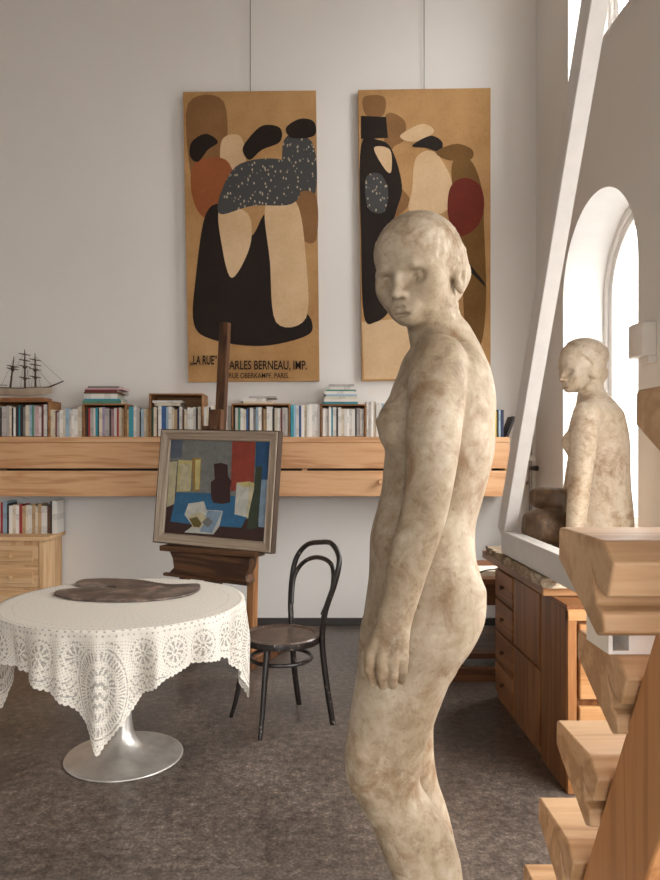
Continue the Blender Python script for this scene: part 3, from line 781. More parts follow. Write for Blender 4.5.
# ================================================================== TULIP TABLE, LACE CLOTH, PALETTE
TC = Vector((-.866, 3.25, 0)); TR = .552; TZ = .722
t = thing('tulip_table', 'round pedestal table on a trumpet-shaped aluminium foot, under a lace cloth', 'table', TC)
obj('table_top', lathe(B(), [(0,TZ-.03),(TR-.06,TZ-.03),(TR-.006,TZ-.012),(TR-.002,TZ-.006),(TR-.006,TZ-.002),(0,TZ-.002)], 72), M_white, t, smooth='auto')
prof = [(.264,0),(.269,.004),(.266,.009),(.25,.013),(.20,.020),(.15,.029),(.105,.042),(.070,.066),(.048,.100),(.037,.145),(.033,.21),(.034,.42),(.046,.54),(.064,.62),(.10,.675),(.16,TZ-.031),(0,TZ-.031)]
pp = [Vector((r, z, 0)) for r, z in prof]
sp_ = [(p.x, p.y) for p in spline(pp[:-1], 5)] 
obj('pedestal', lathe(B(), [(0,0)]+[(r, max(0,z)) for r, z in sp_]+[(0,TZ-.031)], 72), M_alu, t, smooth='auto')
# cloth: a square dropped over the round top, folds growing towards the hem
def lace():
    t = NT('lace_cloth'); uvn = t.add('ShaderNodeUVMap'); sp = t.add('ShaderNodeSeparateXYZ'); t.t.links.new(uvn.outputs[0], sp.inputs[0])
    nzu = t.noise(t.coords('UV'), 16, 2); nzv = t.noise(t.coords('UV', (1,1,1), (3.1,1.7,0)), 16, 2)
    u = t.math('ADD', sp.outputs[0], t.math('MULTIPLY', t.math('SUBTRACT', nzu, .5), .022)); v = t.math('ADD', sp.outputs[1], t.math('MULTIPLY', t.math('SUBTRACT', nzv, .5), .022))
    M = t.math
    rho = M('SQRT', M('ADD', M('MULTIPLY', u, u), M('MULTIPLY', v, v)))
    th = M('ARCTAN2', v, u)
    lt = lambda a, b: M('LESS_THAN', a, b); gt = lambda a, b: M('GREATER_THAN', a, b)
    AND = lambda *q: q[0] if len(q) == 1 else M('MULTIPLY', q[0], AND(*q[1:]))
    OR = lambda *q: q[0] if len(q) == 1 else M('MAXIMUM', q[0], OR(*q[1:]))
    band = lambda a, b: AND(gt(rho, a), lt(rho, b))
    fr = lambda a, k: M('SUBTRACT', M('FRACT', M('MULTIPLY', a, k)), .5)
    # rosettes around the rim: cells in (angle, rho)
    N = 26
    ca = M('DIVIDE', M('MULTIPLY', fr(th, N/6.28318), 6.28318*.66), N); cb = M('SUBTRACT', rho, .668)
    d = M('SQRT', M('ADD', M('MULTIPLY', ca, ca), M('MULTIPLY', cb, cb))); an = M('ARCTAN2', cb, ca)
    petals = AND(gt(d, .016), lt(d, .044), gt(M('SINE', M('MULTIPLY', an, 9.0)), -.1))
    rings = AND(gt(M('SINE', M('MULTIPLY', d, 330.0)), .25), lt(d, .072), gt(d, .050), gt(M('SINE', M('MULTIPLY', an, 22.0)), -.2))
    core = lt(d, .008)
    ros = OR(petals, rings, core)
    # eyelet rows
    def eye(r0, n, rad):
        a = M('DIVIDE', M('MULTIPLY', fr(th, n/6.28318), 6.28318*r0), n); b = M('SUBTRACT', rho, r0)
        return lt(M('SQRT', M('ADD', M('MULTIPLY', a, a), M('MULTIPLY', b, b))), rad)
    rows = OR(eye(.535, 150, .0042), eye(.56, 110, .0062), eye(.582, 150, .0042), eye(.48, 140, .003))
    # corner medallions along the diagonals: fold into one octant
    au, av = M('ABSOLUTE', u), M('ABSOLUTE', v)
    p = M('MULTIPLY', M('ADD', au, av), .70711); q = M('ABSOLUTE', M('MULTIPLY', M('SUBTRACT', au, av), .70711))
    px = M('SUBTRACT', p, .80)
    e = M('SQRT', M('ADD', M('MULTIPLY', M('MULTIPLY', px, px), .62), M('MULTIPLY', q, q)))
    ea = M('ARCTAN2', q, px)
    med = OR(AND(gt(e, .100), lt(e, .128), gt(M('SINE', M('MULTIPLY', ea, 58.0)), -.1)), AND(gt(e, .060), lt(e, .084), gt(M('SINE', M('ADD', M('MULTIPLY', ea, 26.0), M('MULTIPLY', e, 160.0))), -.15)),
             AND(lt(e, .052), gt(M('SINE', M('ADD', M('MULTIPLY', px, 150.0), M('MULTIPLY', M('SINE', M('MULTIPLY', q, 130.0)), 1.6))), .1)),
             AND(gt(e, .136), lt(e, .142)))
    brk = gt(t.noise(t.coords('UV'), 75, 3), .46)
    inmed = lt(e, .15)
    # ground of small eyelets and wavy lines outside them
    lat = AND(lt(M('ADD', M('POWER', fr(u, 46.0), 2.0), M('POWER', fr(v, 46.0), 2.0)), .055), gt(rho, .745))
    wav = AND(lt(M('ABSOLUTE', M('SINE', M('ADD', M('MULTIPLY', p, 95.0), M('MULTIPLY', M('SINE', M('MULTIPLY', q, 60.0)), 1.2)))), .22), gt(rho, .75))
    outer = M('SUBTRACT', 1.0, inmed)
    hem = lt(M('MAXIMUM', au, av), .728)
    body = AND(OR(AND(OR(ros, rows, wav, lat), outer), AND(med, gt(rho, .63))), hem)
    topp = AND(lt(M('ABSOLUTE', M('SINE', M('MULTIPLY', th, 36.0))), .22), band(.2, .45), gt(M('SINE', M('MULTIPLY', rho, 200.0)), .2))
    net = AND(lt(M('ADD', M('POWER', fr(M('ADD', u, v), 62.0), 2.0), M('POWER', fr(M('SUBTRACT', u, v), 62.0), 2.0)), .045), gt(rho, .60), hem)
    hole = OR(AND(body, M('ADD', .35, M('MULTIPLY', brk, .65))), M('MULTIPLY', net, .8), M('MULTIPLY', topp, .25))
    tcn = t.coords('UV', (1,1,1)); weave = t.noise(tcn, 420, 2)
    col = t.ramp(weave, [(.3, (214,207,196)), (.7, (230,224,214))])
    t.set(t.bsdf, 'Base Color', col); t.set(t.bsdf, 'Roughness', .9); t.set(t.bsdf, 'Specular IOR Level', .1)
    t.bump(M('ADD', weave, M('MULTIPLY', hole, -2.0)), .25, .002)
    trl = t.add('ShaderNodeBsdfTranslucent', None, Color=lin((225,216,200)))
    m1 = t.add('ShaderNodeMixShader', None, Fac=.12); t.t.links.new(t.bsdf.outputs[0], m1.inputs[1]); t.t.links.new(trl.outputs[0], m1.inputs[2])
    tp = t.add('ShaderNodeBsdfTransparent'); m2 = t.add('ShaderNodeMixShader')
    scal = gt(M('MAXIMUM', au, av), M('ADD', .734, M('MULTIPLY', M('ABSOLUTE', M('SINE', M('MULTIPLY', M('MINIMUM', au, av), 120.0))), .0075)))
    t.t.links.new(M('MAXIMUM', M('MULTIPLY', hole, .56), scal), m2.inputs[0]); t.t.links.new(m1.outputs[0], m2.inputs[1]); t.t.links.new(tp.outputs[0], m2.inputs[2])
    t.t.links.new(m2.outputs[0], t.out.inputs[0])
    return t.m
M_lace = lace()
def cloth():
    bm = B(); uvl = bm.loops.layers.uv.new('UVMap')
    side = .742; NA, NRr = 288, 60; rot = math.radians(50)       # corners point front, left, right, back
    rows_ = []; flat = []
    Rt = TR+.003
    for i in range(NRr+1):
        ring = []; fl = []
        for k in range(NA):
            th = 2*PI*k/NA                     # cloth's own angle
            edge = side/max(abs(math.cos(th)), abs(math.sin(th)))
            f = i/NRr
            rho = (f*1.30)*Rt if f < .77 else None
            rho = Rt*f/.55 if f <= .55 else Rt+(edge-Rt)*(f-.55)/.45
            a = th+rot
            if rho <= Rt:
                r, z = rho, TZ+.0005
            else:
                s = rho-Rt; rb = .012
                tot = edge-Rt
                ph_ = 0.0
                g = s/(s+.10)
                am = min(.055, .30*s)
                fold = (.5+.5*math.sin(13*th+.6+.9*math.sin(3*th)))*.9 + .22*math.sin(29*th+1.3+math.sin(2*th)) + .10*math.sin(47*th)
                r = Rt + .001 + am*(fold-.55) - .02*max(0, s-.2)
                if s < rb: z = TZ - s*s/(2*rb)
                else: z = TZ - rb/2 - (s-rb)*(.992)
                # corners curl and swing
                z += .006*math.sin(9*th+1)*g
                a += .05*s*math.sin(5*th+.8) + .06*s*math.sin(14*th)
            ring.append(bm.verts.new((r*math.cos(a), r*math.sin(a), z)))
            fl.append((rho*math.cos(th), rho*math.sin(th)))
            if i == 0: break
        rows_.append(ring); flat.append(fl)
    for i in range(NRr):
        A, Bq = rows_[i], rows_[i+1]
        for k in range(NA):
            j = (k+1) % NA
            if i == 0: vs, fs = (A[0], Bq[k], Bq[j]), (flat[0][0], flat[1][k], flat[1][j])
            else: vs, fs = (A[k], Bq[k], Bq[j], A[j]), (flat[i][k], flat[i+1][k], flat[i+1][j], flat[i][j])
            fc = bm.faces.new(vs); fc.smooth = True
            for l, q in zip(fc.loops, fs): l[uvl].uv = q
    o = obj('tablecloth', bm, M_lace, smooth=True); o.location = TC
    tag(o, 'white lace tablecloth hanging in points over the round table', 'tablecloth')
cloth()
def palette():
    cp = [(137,88),(150,94),(200,103),(300,107),(400,103),(470,93),(503,80),(509,70),(500,63),(440,65),(400,61),(350,53),(280,50),(215,52),(192,60),(196,67),(230,69),(268,69),(292,70),(294,74),(268,75),(200,75),(150,79)]
    k = 260/660.0; zp = TZ+.004
    pts = []
    for x, y in cp:
        py = 560+y*k; px = x*k; Y = (H-zp)*FPX/(py-CY); pts.append(Vector((XX(px, Y), Y, 0)))
    c = sum(pts, Vector())/len(pts)
    q = spline([p-c for p in pts], 4, True)
    t = NT('used_palette'); v = t.coords(); a = t.noise(v, 9, 6, .65, .6); b = t.noise(v, 30, 4, .7)
    col = t.ramp(a, [(.30, (50,41,36)), (.5, (84,70,62)), (.62, (128,112,103)), (.72, (166,104,86))])
    col = t.mix(t.ramp(b, [(.66, (0,0,0,1)), (.72, (1,1,1,1))]), col, (172,158,148))
    m = t.final(col, .38, 0, .5)
    o = obj('paint_palette', prism(B(), [(p.x, p.y) for p in q], 0, .010, lambda u, v, d: Vector((u, v, d))), m, bevel=.003)
    o.location = (c.x, c.y, TZ+.0025)
    tag(o, 'large dark wooden painter palette lying on the lace tablecloth', 'palette')
palette()

# ================================================================== DRAWER CABINET under the right wall
X0 = 1.06; Y0, Y1 = 2.89, 4.02; CZ = .775; XB = 1.80
t = thing('cabinet', 'brown wooden cabinet of small drawers and doors under the seated statue', 'cabinet', (X0, (Y0+Y1)/2, 0))
q = lambda y: y-(Y0+Y1)/2
obj('body', boxb((.012, q(Y0)+.02, .0), (XB-X0, q(Y1), CZ-.012)), M_dwood_z, t)
obj('top_board', boxb((-.004, q(Y0), CZ-.012), (XB-X0, q(Y1), CZ+.004)), M_dwood_y, t, bevel=.002)
ya, yb, yc = 3.99, 3.637, 3.226
zs_ = [.05, .225, .405, .585, .755]
for z0, z1 in zip(zs_, zs_[1:]):
    d = obj('drawer', boxb((-.012, q(yb)+.012, z0+.006), (.012, q(ya)-.006, z1-.006)), M_dwood_y, t, bevel=.004)
    obj('knob', lathe(B(), [(0,.022),(.010,.020),(.013,.012),(.007,.004),(.006,0),(0,0)], 14), M_easel, d, smooth='auto').matrix_local = Matrix.Translation((-.012, q((ya+yb)/2), (z0+z1)/2)) @ Matrix.Rotation(-PI/2, 4, 'Y')
for z0, z1 in ((.05,.40), (.412,.755)):
    d = obj('door', boxb((-.006, q(yc)+.006, z0), (.012, q(yb)+.006, z1)), M_dwood_z, t, bevel=.003)
obj('side_panel', boxb((-.002, q(Y0)+.02, .0), (.012, q(yc)-.006, CZ-.014)), M_dwood_z, t, bevel=.002)
M_endpine = wood('warm_end_pine', (150,98,56), (188,136,88), (206,160,112), 'X', 1.8, .45, 5)
M_endpine_z = wood('warm_end_pine_upright', (140,88,48), (180,126,80), (198,150,104), 'Z', 1.8, .45, 5)
obj('end_stile', boxb((-.002, q(Y0)-.006, 0), (.035, q(Y0)+.02, CZ-.014)), M_endpine_z, t, bevel=.003, label='warm pine upright at the near end')
obj('end_rail', boxb((-.002, q(Y0)-.008, CZ-.06), (.74, q(Y0)+.02, CZ-.013)), M_endpine, t, bevel=.003, label='warm pine rail at the near end')
for z0, z1 in ((.05,.36), (.39,.70)):
    obj('drawer', boxb((.045, q(Y0)-.010, z0), (.70, q(Y0)+.02, z1)), M_endpine, t, bevel=.006, label='pale pine drawer front at the near end')
o = obj('worktop', boxb((1.02, 3.085, CZ+.005), (XB, 4.17, .822)), M_endpine_y if False else M_dwood_y, bevel=.003)
tag(o, 'thick wooden worktop slab lying on the brown drawer cabinet', 'worktop')
obj('end_cap', boxb((1.018, 3.068, CZ+.0055), (XB-.02, 3.084, .8225)), M_endpine, o, bevel=.002, label='pale pine end of the slab')
# rough stone slab
bm = B(); random.seed(11)
NX, NY = 22, 40; gx0, gx1, gy0, gy1 = 1.00, 1.74, 3.02, 4.02
grid = {}
def edge_j(i, j):
    return Vector((random.uniform(-.012,.018) if i in (0, NX) else 0, random.uniform(-.02,.02) if j in (0, NY) else 0, 0))
for lvl, zz in ((0, .824), (1, .845), (2, .868)):
    for i in range(NX+1):
        for j in range(NY+1):
            p = Vector((gx0+(gx1-gx0)*i/NX, gy0+(gy1-gy0)*j/NY, zz))
            if i in (0, NX) or j in (0, NY):
                p += edge_j(i, j)*(1.0 if lvl == 1 else .8); p.z += random.uniform(-.004,.003) if lvl == 2 else 0
            elif lvl == 2: p.z += random.uniform(-.0015,.0005)
            if lvl == 1 and 0 < i < NX and 0 < j < NY: continue
            grid[lvl, i, j] = bm.verts.new(p)
for i in range(NX):
    for j in range(NY):
        bm.faces.new([grid[2,i,j], grid[2,i+1,j], grid[2,i+1,j+1], grid[2,i,j+1]]); bm.faces.new([grid[0,i,j], grid[0,i,j+1], grid[0,i+1,j+1], grid[0,i+1,j]])
for a, b in ((0,1),(1,2)):
    for i in range(NX):
        for j in (0, NY): bm.faces.new([grid[a,i,j], grid[a,i+1,j], grid[b,i+1,j], grid[b,i,j]])
    for j in range(NY):
        for i in (0, NX): bm.faces.new([grid[a,i,j], grid[a,i,j+1], grid[b,i,j+1], grid[b,i,j]])
ts, cs, fs_ = stone_mat('rough_stone', (104,84,64), (158,138,114), (200,186,166), (92,66,44))
M_rough = ts.final(cs, .85, 0, .2)
o = obj('stone_slab', bm, M_rough); tag(o, 'rough broken-edged stone slab on the worktop beneath white rail and seated statue', 'stone slab')

# ================================================================== WHITE LEANING FRAME
t = thing('white_trestle', 'white painted trestle with a tall leaning post standing on the stone slab', 'frame', (1.045, 3.3, .872))
zr = .872
obj('base_rail', boxb((-.03, 2.30-3.3, 0), (.045, 3.74-3.3, .118)), M_white, t, bevel=.004)
P0 = Vector((1.008, 3.70, .99)); P1 = Vector((1.008, 2.56, 3.03))     # foot and top of the leaning post
dv = (P1-P0).normalized(); top = P0+dv*2.75
nrm = Vector((0, dv.z, -dv.y))
bm = B(); hx = .034; dd = .115
vs = []
for p in (P0-dv*.05, top):
    for sx, sn in ((-1,0),(1,0),(1,1),(-1,1)):
        vs.append(bm.verts.new(p-Vector((1.0,3.3,.872))+Vector((sx*hx,0,0))+nrm*sn*dd))
for f in ((0,3,2,1),(4,5,6,7),(0,1,5,4),(1,2,6,5),(2,3,7,6),(3,0,4,7)): bm.faces.new([vs[i] for i in f])
obj('leaning_post', bm, M_white, t, bevel=.004)

# ================================================================== STEEP WOODEN STAIR
t = thing('staircase', 'steep open staircase of thick pale pine treads on sloping beams, right edge', 'staircase', (.80, 1.6, 0))
base = Vector((.80, 1.6, 0))
PROF = [(0,0),(.0,-.052),(.143,-.185),(.152,-.188),(.200,-.176),(.196,-.120),(.172,-.118),(.152,-.062),(.160,-.105),(.176,-.094),(.207,-.094),(.214,-.030),(.172,0)]
PROF = [(0,-.004),(-.002,-.052),(.146,-.135),(.152,-.138),(.178,-.127),(.170,-.100),(.150,-.094),(.138,-.048),(.150,-.064),(.180,-.076),(.187,-.076),(.209,-.026),(.172,0),(.006,0)]
rise = .2157
def tread(k, xl_, yfar, xr_=1.10):
    z = rise*k
    bm = B()
    prism(bm, [(yfar-u, z+v) for u, v in PROF], xl_, xr_, lambda u, v, d: Vector((d, u, v))-base)
    return obj('tread', bm, M_stair, t, bevel=.004)
yf = lambda k: 1.676-.114*(k-2)
for k in range(1, 8):
    xl_ = .5075; y_ = yf(k)
    if k == 6: xl_, y_ = .405, 1.145
    elif k == 7: xl_, y_ = .487, 1.05
    elif k > 7: y_ = 1.05-.114*(k-7)
    tread(k, xl_, y_)
sl = Vector((0, -.536, 1.031)).normalized()
for xs in (.525, .98):
    bm = B()
    pA = Vector((xs, 2.583*.525, 1.42-1.587*.525)); 
    t0 = -pA.z/sl.z; t1 = (1.55-pA.z)/sl.z
    a0, a1 = pA+sl*t0, pA+sl*t1
    w_ = .175
    q4 = [(a0.y, 0.0), (a0.y-w_, 0.0), (a1.y-w_, a1.z), (a1.y, a1.z)]
    prism(bm, q4, xs, xs+.07, lambda u, v, d: Vector((d, u, v))-base)
    obj('stringer', bm, M_stringer, t, bevel=.004)
# small white box lying on a tread
bm = B()
x0, x1, y0, y1, z0, z1 = .4965, .63, 1.168, 1.262, rise*5+.0005, rise*5+.060
xa, xb, e = .5035, .5305, .006
for lo, hi in (((x0,y0,z0),(xa,y1,z1)), ((xa,y0,z0),(xb,y1,z0+e)), ((xa,y0,z1-e),(xb,y1,z1)), ((xa,y1-e,z0+e),(xb,y1,z1-e)), ((xb,y0,z0),(x1,y1,z1))): box(bm, lo, hi)
bmesh.ops.remove_doubles(bm, verts=bm.verts, dist=1e-6)
o = obj('white_box', bm, M_white); tag(o, 'small white box with an open compartment lying on a stair tread', 'box')
# pot plant on the sill behind the seated statue
t = thing('potted_plant', 'small green pot plant half hidden on the arched window sill', 'plant', (1.95, 4.90, .881))
obj('pot', lathe(B(), [(0,0),(.05,0),(.068,.17),(.074,.17),(.074,.20),(.062,.20),(.060,.17),(0,.17)], 24), plain('terracotta', (160,100,70), .8), t, smooth='auto')
M_leaf = plain('green_leaf', (72,140,62), .5)
for a, l, dz_ in ((2.6,.10,.16), (3.6,.13,.10), (1.6,.09,.12), (4.6,.09,.13), (5.6,.09,.09)):
    bm = B(); L2 = []
    for i in range(7):
        f = i/6; w_ = .022*math.sin(PI*min(.98,f+.05)); c = Vector((math.cos(a)*l*f, math.sin(a)*l*f, .17+dz_*1.35*f-.05*f*f)); s = Vector((-math.sin(a), math.cos(a), 0))
        L2.append((bm.verts.new(c+s*w_), bm.verts.new(c+Vector((0,0,-.004))), bm.verts.new(c-s*w_)))
    for p, r in zip(L2, L2[1:]):
        bm.faces.new((p[0], p[1], r[1], r[0])); bm.faces.new((p[1], p[2], r[2], r[1]))
    obj('leaf', bm, M_leaf, t, smooth=True)
# ================================================================== SCULPTED FIGURES: one continuous surface from a distance field
class Field:
    def __init__(s, xs, ys, zs):
        s.xs, s.ys, s.zs = [np.asarray(a, np.float32) for a in (xs, ys, zs)]
        s.F = np.full((len(xs), len(ys), len(zs)), .2, np.float32)
    def put(s, fn, lo, hi, k=.01, mode='add', pad=.03):
        m = k+pad
        sl = []
        for a, l, h in zip((s.xs, s.ys, s.zs), lo, hi):
            i0, i1 = np.searchsorted(a, l-m), np.searchsorted(a, h+m); sl.append(slice(i0, i1))
        if any(q.stop <= q.start for q in sl): return
        X, Y, Z = s.xs[sl[0]][:,None,None], s.ys[sl[1]][None,:,None], s.zs[sl[2]][None,None,:]
        d = fn(X, Y, Z).astype(np.float32); f = s.F[tuple(sl)]
        if mode == 'add':
            h = np.maximum(k-np.abs(f-d), 0)/k; s.F[tuple(sl)] = np.minimum(f, d)-h*h*k*.25
        else:
            d = -d; h = np.maximum(k-np.abs(f-d), 0)/k; s.F[tuple(sl)] = np.maximum(f, d)+h*h*k*.25
    def cone(s, a, b, ra, rb, k=.01, mode='add'):
        a, b = np.array(a, float), np.array(b, float); ab = b-a; L = ab@ab
        def fn(X, Y, Z):
            t = np.clip(((X-a[0])*ab[0]+(Y-a[1])*ab[1]+(Z-a[2])*ab[2])/L, 0, 1)
            return np.sqrt((X-a[0]-ab[0]*t)**2+(Y-a[1]-ab[1]*t)**2+(Z-a[2]-ab[2]*t)**2)-(ra+(rb-ra)*t)
        r = max(ra, rb); s.put(fn, np.minimum(a, b)-r, np.maximum(a, b)+r, k, mode)
    def chain(s, pts, rad, k=.01):
        pts = [Vector(p) for p in pts]
        q = spline(pts, 4); rr = [v.x for v in spline([Vector((r,0,0)) for r in rad], 4)]
        for i in range(len(q)-1): s.cone(q[i], q[i+1], rr[i], rr[i+1], k if i == 0 else .004)
    def ell(s, c, r, R=None, k=.01, mode='add', cut=None):
        c = np.array(c, float); r = np.array(r, float); R = np.eye(3) if R is None else np.array(R)    # rows: local axes in world
        def fn(X, Y, Z):
            dx, dy, dz = X-c[0], Y-c[1], Z-c[2]
            u = [(R[i,0]*dx+R[i,1]*dy+R[i,2]*dz) for i in range(3)]
            k0 = np.sqrt(sum((u[i]/r[i])**2 for i in range(3))); k1 = np.sqrt(sum((u[i]/r[i]**2)**2 for i in range(3)))
            d = k0*(k0-1)/np.maximum(k1, 1e-6)
            if cut is not None: d = np.maximum(d, -cut(u[0], u[1], u[2]))
            return d
        e = np.sqrt(((R*r[:,None])**2).sum(0)); s.put(fn, c-e, c+e, k, mode)
    def loft(s, rows, k=.02, phi=0.0, expo=2.0):
        """rows: z, x0, x1, yc, half width (z rising)"""
        A = np.array(sorted(rows), float)
        z0, z1 = A[0,0], A[-1,0]
        zs = np.clip(s.zs.astype(float), z0, z1)
        def interp(col):
            z, y = A[:,0], A[:,col]; h = np.diff(z); dl = np.diff(y)/h
            m = np.zeros_like(y); m[1:-1] = (dl[:-1]*h[1:]+dl[1:]*h[:-1])/(h[1:]+h[:-1]); m[0], m[-1] = dl[0], dl[-1]
            i = np.clip(np.searchsorted(z, zs)-1, 0, len(z)-2); t = (zs-z[i])/h[i]
            return ((2*t**3-3*t**2+1)*y[i]+(t**3-2*t**2+t)*h[i]*m[i]+(-2*t**3+3*t**2)*y[i+1]+(t**3-t**2)*h[i]*m[i+1])
        c = {n: interp(i) for n, i in (('x0',1),('x1',2),('yc',3),('b',4))}
        def fn(X, Y, Z):
            zi = np.searchsorted(s.zs, Z[0,0,:]); g = {n: v[zi][None,None,:] for n, v in c.items()}
            cx = (g['x0']+g['x1'])/2; hx = (g['x1']-g['x0'])/2; b = g['b']
            if phi:
                cs, sn = math.cos(phi), math.sin(phi)
                a = np.sqrt(np.maximum(hx**2-(b*sn)**2, 1e-4))/cs
                dx, dy = X-cx, Y-g['yc']; u, v = dx*cs+dy*sn, -dx*sn+dy*cs
            else: a = hx; u, v = X-cx, Y-g['yc']
            q = (np.abs(u/a)**expo+np.abs(v/b)**expo)**(1/expo)
            d = (q-1)*np.minimum(a, b)
            out = np.maximum(z0-Z, Z-z1)
            return np.where(out > 0, np.sqrt(np.maximum(d, 0)**2+out**2)+np.minimum(d, 0)*0, np.maximum(d, -1))
        bm_ = A[:,4].max()+.05
        s.put(fn, (A[:,1].min()-.02, (A[:,3]).min()-bm_, z0), (A[:,2].max()+.02, A[:,3].max()+bm_, z1), k)
    def mesh(s, name):
        F = s.F; nx, ny, nz = F.shape; ins = F < 0
        c = ins.astype(np.int8)
        tot = sum(c[i:nx-1+i, j:ny-1+j, k:nz-1+k] for i in (0,1) for j in (0,1) for k in (0,1))
        cell = (tot > 0) & (tot < 8); idx = np.argwhere(cell)
        ids = -np.ones(cell.shape, np.int64); ids[tuple(idx.T)] = np.arange(len(idx))
        P = np.zeros((len(idx), 3)); n = np.zeros(len(idx))
        co = (s.xs.astype(float), s.ys.astype(float), s.zs.astype(float))
        for ax in range(3):
            o1, o2 = [a for a in range(3) if a != ax]
            for p in (0,1):
                for q in (0,1):
                    a = idx.copy(); a[:,o1] += p; a[:,o2] += q; b = a.copy(); b[:,ax] += 1
                    fa, fb = F[tuple(a.T)].astype(float), F[tuple(b.T)].astype(float); m = (fa < 0) != (fb < 0)
                    t = np.where(m, fa/np.where(m, fa-fb, 1), 0)
                    w = np.stack([co[k][a[:,k]] for k in range(3)], 1)
                    w[:,ax] += t*(co[ax][b[:,ax]]-co[ax][a[:,ax]])
                    P += w*m[:,None]; n += m
        P /= n[:,None]
        quads = []
        for ax in range(3):
            o1, o2 = [(1,2),(2,0),(0,1)][ax]
            sl0 = [slice(None)]*3; sl1 = [slice(None)]*3; sl0[ax] = slice(0,-1); sl1[ax] = slice(1,None)
            fl = ins[tuple(sl0)] != ins[tuple(sl1)]
            e = np.argwhere(fl)
            e = e[(e[:,o1] > 0) & (e[:,o2] > 0) & (e[:,o1] < F.shape[o1]-1) & (e[:,o2] < F.shape[o2]-1)]
            def g(p, q):
                a = e.copy(); a[:,o1] -= p; a[:,o2] -= q; return ids[tuple(a.T)]
            Q = np.stack([g(1,1), g(0,1), g(0,0), g(1,0)], 1)
            fw_ = ins[tuple(e.T)]
            Q[~fw_] = Q[~fw_][:,::-1]; quads.append(Q)
        Q = np.concatenate(quads); Q = Q[(Q >= 0).all(1)]
        me = bpy.data.meshes.new(name)
        me.vertices.add(len(P)); me.vertices.foreach_set('co', P.astype(np.float32).ravel())
        me.loops.add(len(Q)*4); me.loops.foreach_set('vertex_index', Q.astype(np.int32).ravel())
        me.polygons.add(len(Q)); me.polygons.foreach_set('loop_start', np.arange(0, len(Q)*4, 4, dtype=np.int32))
        me.update(calc_edges=True); me.validate()
        me.polygons.foreach_set('use_smooth', [True]*len(me.polygons))
        return me
def frame3(yaw, pitch, roll=0.0):
    """yaw: facing turned from -Y towards -X; pitch: nodding down; rows are lateral, forward, up"""
    F = Vector((-math.sin(yaw)*math.cos(pitch), -math.cos(yaw)*math.cos(pitch), -math.sin(pitch)))
    Rv = Vector((math.cos(yaw), -math.sin(yaw), 0)); U = F.cross(Rv)*-1
    if U.z < 0: U = -U
    c, s = math.cos(roll), math.sin(roll)
    return np.array([Rv*c+U*s, F, U*c-Rv*s])
def head(f, C, R, S, hair, ear_back=-.03):
    """C: mid-height of the head; S: scale for a 0.236 m head"""
    C = np.array(C, float)
    L = lambda r, fo, u: C + S*(r*R[0]+fo*R[1]+u*R[2])
    E = lambda p, r, k=.012, mode='add', cut=None: f.ell(L(*p), np.array(r)*S, R, k*S, mode, cut)
    Cn = lambda a, b, ra, rb, k=.008, mode='add': f.cone(L(*a), L(*b), ra*S, rb*S, k*S, mode)
    E((0,-.014,.030), (.083,.103,.087), .010)
    E((0,.030,.030), (.072,.066,.066), .02)
    E((0,.026,-.030), (.069,.064,.086), .02)
    E((0,.047,-.075), (.050,.044,.042), .014)
    E((0,.074,-.098), (.022,.019,.018), .016)
    for s in (-1, 1):
        E((s*.043,.050,-.034), (.029,.030,.034), .024)
        E((s*.038,.098,-.022), (.0215,.0268,.0160), .010, 'sub')
    for s in (-1, 1):
        Cn((s*.013,.087,-.002), (s*.034,.084,.002), .0062, .0062, .012); Cn((s*.034,.084,.002), (s*.056,.066,-.004), .0062, .0055, .012)         # brow
        E((s*.038,.0580,-.0225), (.0205,.0180,.0125), .005)                        # closed-over eyeball
        Cn((s*.0215,.0735,-.0215), (s*.037,.0755,-.0165), .0028, .0034, .002); Cn((s*.037,.0755,-.0165), (s*.056,.0640,-.0225), .0034, .0028, .002)   # upper lid
        Cn((s*.0225,.0725,-.0290), (s*.038,.0740,-.0325), .0026, .0034, .005); Cn((s*.038,.0740,-.0325), (s*.055,.0630,-.0270), .0034, .0026, .005)  # lower lid
    Cn((0,.087,-.004), (0,.105,-.049), .0068, .0088, .010)                       # nose ridge
    E((0,.106,-.0535), (.0100,.012,.0100), .006)
    for s in (-1, 1): E((s*.0105,.096,-.0555), (.0075,.011,.0078), .006)
    for s in (-1, 1): E((s*.007,.102,-.0645), (.0035,.005,.003), .003, 'sub')
    E((0,.079,-.079), (.027,.013,.017), .014)
    E((0,.0905,-.0950), (.016,.006,.0035), .007, 'sub')                                   # muzzle
    for s in (-1, 1): Cn((s*.003,.0920,-.0735), (s*.023,.0805,-.0778), .0042, .0024, .004)
    Cn((-.011,.0885,-.0848), (.011,.0885,-.0848), .0048, .0048, .005)
    for s in (-1, 1): Cn((0,.0958,-.0788), (s*.026,.0812,-.0794), .0021, .0018, .003, 'sub')
    for s in (-1, 1):                                                            # ears
        E((s*.078,ear_back,-.032), (.010,.019,.031), .006)
        E((s*.086,ear_back+.006,-.030), (.005,.010,.018), .004, 'sub')
    hair(E, Cn)

